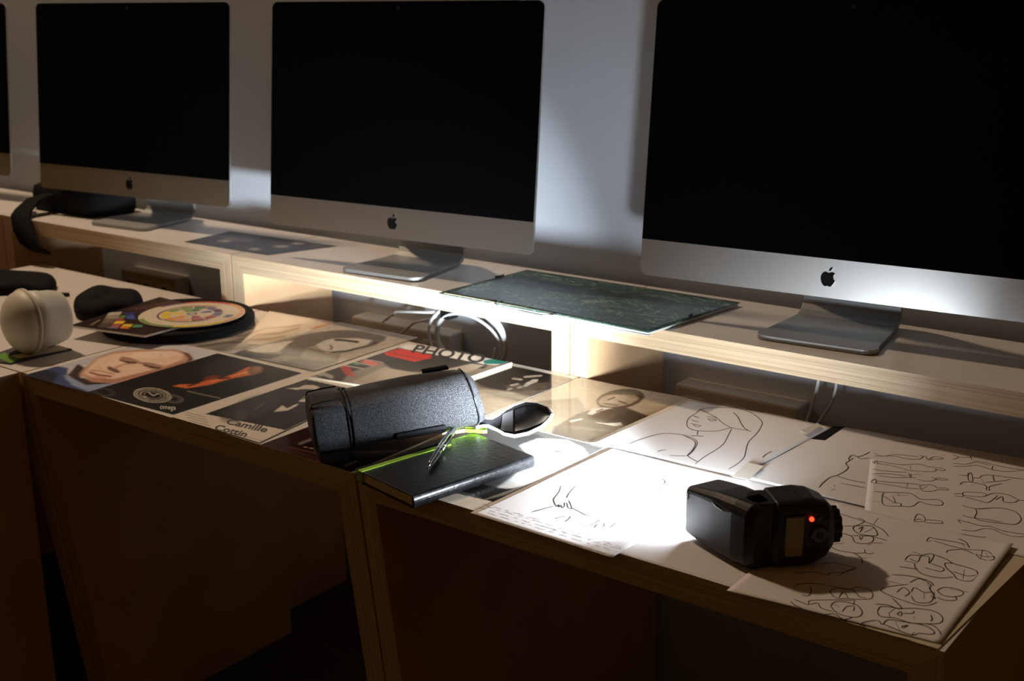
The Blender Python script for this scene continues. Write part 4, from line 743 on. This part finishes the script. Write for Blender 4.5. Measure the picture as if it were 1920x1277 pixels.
cols = {'pw': (226, 214, 190), 'pr': (206, 60, 50), 'po': (236, 160, 90), 'py': (245, 214, 50), 'pg': (130, 165, 90), 'pd': (80, 130, 100), 'pb': (110, 125, 170), 'pv': (110, 80, 120), 'pm': (180, 100, 115), 'ps': (240, 170, 140)}
for k_, c_ in cols.items(): mat('wheel_'+k_, srgb(c_), .35)
mk = list(cols); mw.loft([[(wc[0]+wr*math.cos(2*math.pi*k/NR), wc[1]+wr*math.sin(2*math.pi*k/NR), zz_) for k in range(NR)] for zz_ in (z, z+.0016)], 0)
def sector(r0, r1, a0, a1, m_, dz):
    n_ = max(2, int(abs(a1-a0)/5)); vs = []
    for r_ in (r0, r1): vs += [(wc[0]+wr*r_*math.cos(math.radians(a0+(a1-a0)*k/n_)), wc[1]+wr*r_*math.sin(math.radians(a0+(a1-a0)*k/n_)), z+.0016+dz) for k in range(n_+1)]
    mw.add(vs, [(k, n_+1+k, n_+2+k, k+1) for k in range(n_)], mk.index(m_))
for i, m_ in enumerate(['ps', 'ps', 'po', 'pr', 'pr', 'pv', 'pw', 'pw', 'pg', 'pg', 'py', 'py']): sector(.90, .99, i*30, i*30+30, m_, .0003)
for i, m_ in enumerate(['pb', 'pv', 'pb', 'pd', 'pg', 'pg', 'py', 'py', 'po', 'ps', 'pm', 'pm']): sector(.42, .58, i*30+20, i*30+46, m_, .0003)
for i, m_ in enumerate(['pw', 'pb', 'pw', 'pd', 'pg', 'pw', 'py', 'pw', 'po', 'pw', 'pm', 'pw']): sector(.18, .38, i*30+20, i*30+50, m_, .0003)
sector(.62, .66, 150, 260, 'pv', .0003); sector(.62, .66, 95, 150, 'pr', .0003); sector(.60, .63, 260, 350, 'pd', .0003); sector(.70, .84, 15, 30, 'pb', .0003); sector(.06, .1, 0, 360, 'pb', .0003)
o = mw.build('colour_circle_card', ['wheel_'+k_ for k_ in mk], org=(wc[0], wc[1], z)); tag(o, 'round cardboard colour wheel lying on top of the round black case', 'colour wheel')

# --- black soft things on the left desk
def lump(name, label, cat, pts, h, z=.0006, matn='black_fabric', fold=.25):
    P_ = [Vector(un(x, y, z)) for x, y in pts]; cxy = sum(P_, Vector())/len(P_); b = MB(); rings = []
    for s_, hh in ((.93, 0), (1., .12), (1.0, .45), (.93, .78), (.75, .95), (.45, 1.), (.15, 1.-fold)):
        rings.append([(cxy.x+(p.x-cxy.x)*s_, cxy.y+(p.y-cxy.y)*s_, z+h*hh*(1+fold*math.sin(2.3*i+hh*2))) for i, p in enumerate(P_)])
    b.loft(rings); o = b.build(name, matn, org=(cxy.x, cxy.y, z), smooth=True, sub=2); return tag(o, label, cat)
lump('soft_pouch', 'crumpled black soft pouch behind the colour chart', 'pouch', [(137, 594), (150, 603), (185, 606), (222, 602), (262, 592), (275, 580), (262, 568), (222, 560), (180, 562), (140, 578)], .040)
lump('camera_bag', 'small black bag lying at the left edge behind the frosted dome', 'bag', [(-60, 560), (-20, 556), (30, 552), (66, 560), (96, 552), (112, 540), (100, 528), (40, 520), (-30, 524), (-70, 540)], .030)
a, c = un(98, 556, .004), un(130, 552, .004); b = MB(); b.tube([a, ((a[0]+c[0])/2, (a[1]+c[1])/2, .005), c], [.005, .006, .004], n=10); tag(b.build('marker', 'black_plastic', org=a, smooth=True), 'short black marker on the left desk beside the frosted dome', 'marker')

# ================================================================ THINGS ON AND UNDER THE SHELVES
# marbled folder
fz = HS+.0003; og = un(1100, 570, fz); t = thing('folder', og, 'green marbled folder with black elastics on the raised shelf', 'folder')
fc = [un(*p, fz+.008) for p in ((822, 549), (1216, 621), (1388, 566), (988, 505))]
b = MB()
def fs_(u, v, dz=0.):
    p = [(1-u)*(1-v)*fc[0][k]+u*(1-v)*fc[1][k]+u*v*fc[2][k]+(1-u)*v*fc[3][k] for k in (0, 1)]; return (p[0], p[1], fz+.0072+.0012*math.sin(3*u+1)*(1-v)+dz)
b.sheet(fs_, 40, 16); o = b.build('cover', 'marble_green', t, og, smooth=True); q = o.modifiers.new('solid', 'SOLIDIFY'); q.thickness = .0012; q.offset = -1
b = MB(); b.sheet(lambda u, v: (fs_(.005+u*.99, .01+v*.98)[0], fs_(.005+u*.99, .01+v*.98)[1], fz+.0052), 24, 4); o = b.build('inner_board', 'white_board', t, og); q = o.modifiers.new('solid', 'SOLIDIFY'); q.thickness = .004; q.offset = -1
b = MB(); b.prism([fs_(u, v)[:2] for u, v in ((0, -.004), (1.0, -.004), (1.0, .03), (0, .03))], fz-.0008+.0010, fz+.0012); b.build('lower_board', 'white_board', t, og)
for pth in ([(.30, -.008, .001), (.31, -.010, -.003), (.52, -.012, -.004), (.58, -.010, -.001), (.59, .0, .0012), (.57, .03, .0012)], [(.30, -.008, .001), (.30, .03, .0015), (.31, .05, .0015)]):
    b = MB(); b.tube([fs_(u, v, dz) for u, v, dz in pth], .0009, n=6); b.build('elastic', 'elastic_black', t, og, smooth=True)
for pth in ([(0.0, .62, .002), (.012, .66, .0025), (.0, .72, .002)], [(1.0, .42, .0022), (.985, .46, .0022), (.975, .52, .0022)], [(.26, .02, .0016), (.29, .035, .002)]):
    b = MB(); b.tube([fs_(u, v, dz) for u, v, dz in pth], .0016, n=6); b.build('elastic_knot', 'elastic_black', t, og, smooth=True)
# black bag and strap at the far left
t = thing('shoulder_bag', (-1.64, .69, HS), 'black bag on the raised shelf under the dim left computer, strap hanging down', 'bag')
og = (-1.64, .69, HS); b = MB(); rings = []
for s_, hh in ((.95, .001), (1, .012), (1, .045), (.96, .062), (.8, .070), (.4, .072)):
    rings.append([(-1.655+x*s_, .715+y*s_, HS+hh) for x, y in rrect(.29, .14, .035, 4)])
b.loft(rings); b.build('bag_body', 'black_fabric', t, og, smooth=True)
b = MB(); pth = [(-1.70, .66, HS+.05), (-1.70, .60, HS+.04), (-1.695, .565, HS+.018), (-1.68, .545, HS+.005), (-1.655, .535, HS-.03), (-1.625, .532, HS-.06), (-1.60, .54, HS-.075)]; rings = []
for i, p in enumerate(pth):
    w_ = .022+.006*min(i, 4); rings.append([(p[0]-w_, p[1], p[2]), (p[0]-w_*.3, p[1]-.008, p[2]), (p[0]+w_, p[1]-.004, p[2]), (p[0]+w_, p[1]+.006, p[2]), (p[0]-w_*.4, p[1]+.008, p[2])])
b.loft(rings); b.build('strap', 'black_fabric', t, og, smooth=True)
b = MB(); a = un(50, 402, HS+.006); c = un(68, 400, HS+.006); b.tube([a, c], .006, n=10); tag(b.build('white_cap', 'white_plastic', org=a, smooth=True), 'tiny white cylinder beside the black strap on the shelf', 'cap')
# outlet boxes on the wall
def outlet(x0, x1, zt, label):
    og = ((x0+x1)/2, YW-.05, zt-.09); t = thing('outlet_box', og, label, 'outlet box', 'power outlet boxes under the shelf')
    b = MB(); b.prism([(x, y) for x, y in ((x0, YW-.052), (x1, YW-.052), (x1, YW-.0005), (x0, YW-.0005))], zt-.09, zt); b.build('housing', 'cream_plastic', t, og, bevel=.006)
    for k in range(3):
        cx = x0+(x1-x0)*(k+.5)/3; b = MB(); b.loft([[(cx+a, YW-.0515, zt-.045+c) for a, c in rrect(.052, .052, .006, 3)], [(cx+a, YW-.0545, zt-.045+c) for a, c in rrect(.050, .050, .006, 3)]])
        so = b.build('socket', 'white_plastic', t, og)
        b = MB(); b.loft([[(cx+.019*math.cos(2*math.pi*j/20), YW-.0548, zt-.045+.019*math.sin(2*math.pi*j/20)) for j in range(20)], [(cx+.018*math.cos(2*math.pi*j/20), YW-.0550, zt-.045+.018*math.sin(2*math.pi*j/20)) for j in range(20)]]); b.build('socket_well', 'black_plastic', so, og)
outlet(-1.62, -1.40, -.052, 'dim outlet box on the wall under the left shelf')
outlet(-.775, -.49, -.055, 'cream outlet box on the wall beside the cable coil')
outlet(.055, .30, -.060, 'outlet box on the wall behind the headscarf drawing')
# cable coil hung from the shelf
cc_ = Vector((-.395, .735, -.040)); og = tuple(cc_); t = thing('cable_coil', og, 'coiled grey cable with black tie hanging beneath the middle shelf', 'cable')
b = MB(); pth = []
for k in range(0, 5*40+1):
    a = 2*math.pi*k/40; i = k/40; r_ = .078+.007*math.sin(i*2.1)+.004*math.sin(a*2+i); pth.append((cc_.x+r_*1.12*math.cos(a)+.004*math.sin(i*3), cc_.y+.010*math.sin(i*1.7+a*.5)-.004*i*.5, cc_.z+r_*.82*math.sin(a)))
b.tube(pth, .0030, n=8); b.build('loops', 'cable_grey', t, og, smooth=True)
b = MB(); b.tube([(cc_.x-.052, cc_.y-.005, cc_.z+.052), (cc_.x-.10, cc_.y-.01, cc_.z+.045), (cc_.x-.20, cc_.y+.0, cc_.z+.030), (cc_.x-.27, cc_.y+.03, cc_.z-.01)], .0028, n=8)
b.tube([(cc_.x-.052, cc_.y, cc_.z+.050), (cc_.x-.10, cc_.y, cc_.z+.030), (cc_.x-.16, cc_.y+.01, cc_.z+.010), (cc_.x-.22, cc_.y+.03, cc_.z-.03)], .0028, n=8); b.build('cable_end', 'cable_grey', t, og, smooth=True)
b = MB(); b.box((cc_.x-.066, cc_.y-.016, cc_.z+.038), (cc_.x-.040, cc_.y+.014, cc_.z+.066)); b.box((cc_.x-.060, cc_.y-.006, cc_.z+.06), (cc_.x-.050, cc_.y+.006, HS-TS)); b.build('cable_tie', 'black_fabric', t, og, bevel=.003)
# thin cables under the right shelf
for pts, lab in (([(1545, 712), (1530, 745), (1514, 785), (1500, 830)], 'pale power cable hanging under the right shelf, left of a pair'), ([(1570, 718), (1568, 740), (1556, 764), (1538, 785), (1520, 820)], 'dimmer power cable hanging under the right shelf, right of a pair')):
    P_ = []
    for x, y in pts:
        d = AF+(x-960)/FPX*AR-(y-638.5)/FPX*AU; s_ = (.76-CP[1])/d[1]; P_.append((CP[0]+s_*d[0], .76, CP[2]+s_*d[2]))
    P_[0] = (P_[0][0], P_[0][1], HS-TS); b = MB(); b.tube(P_, .0032 if 'pale' in lab else .0026, n=8); tag(b.build('power_cable', 'cable_grey', org=P_[-1], smooth=True, sub=1), lab, 'cable', 'cables under the right shelf')
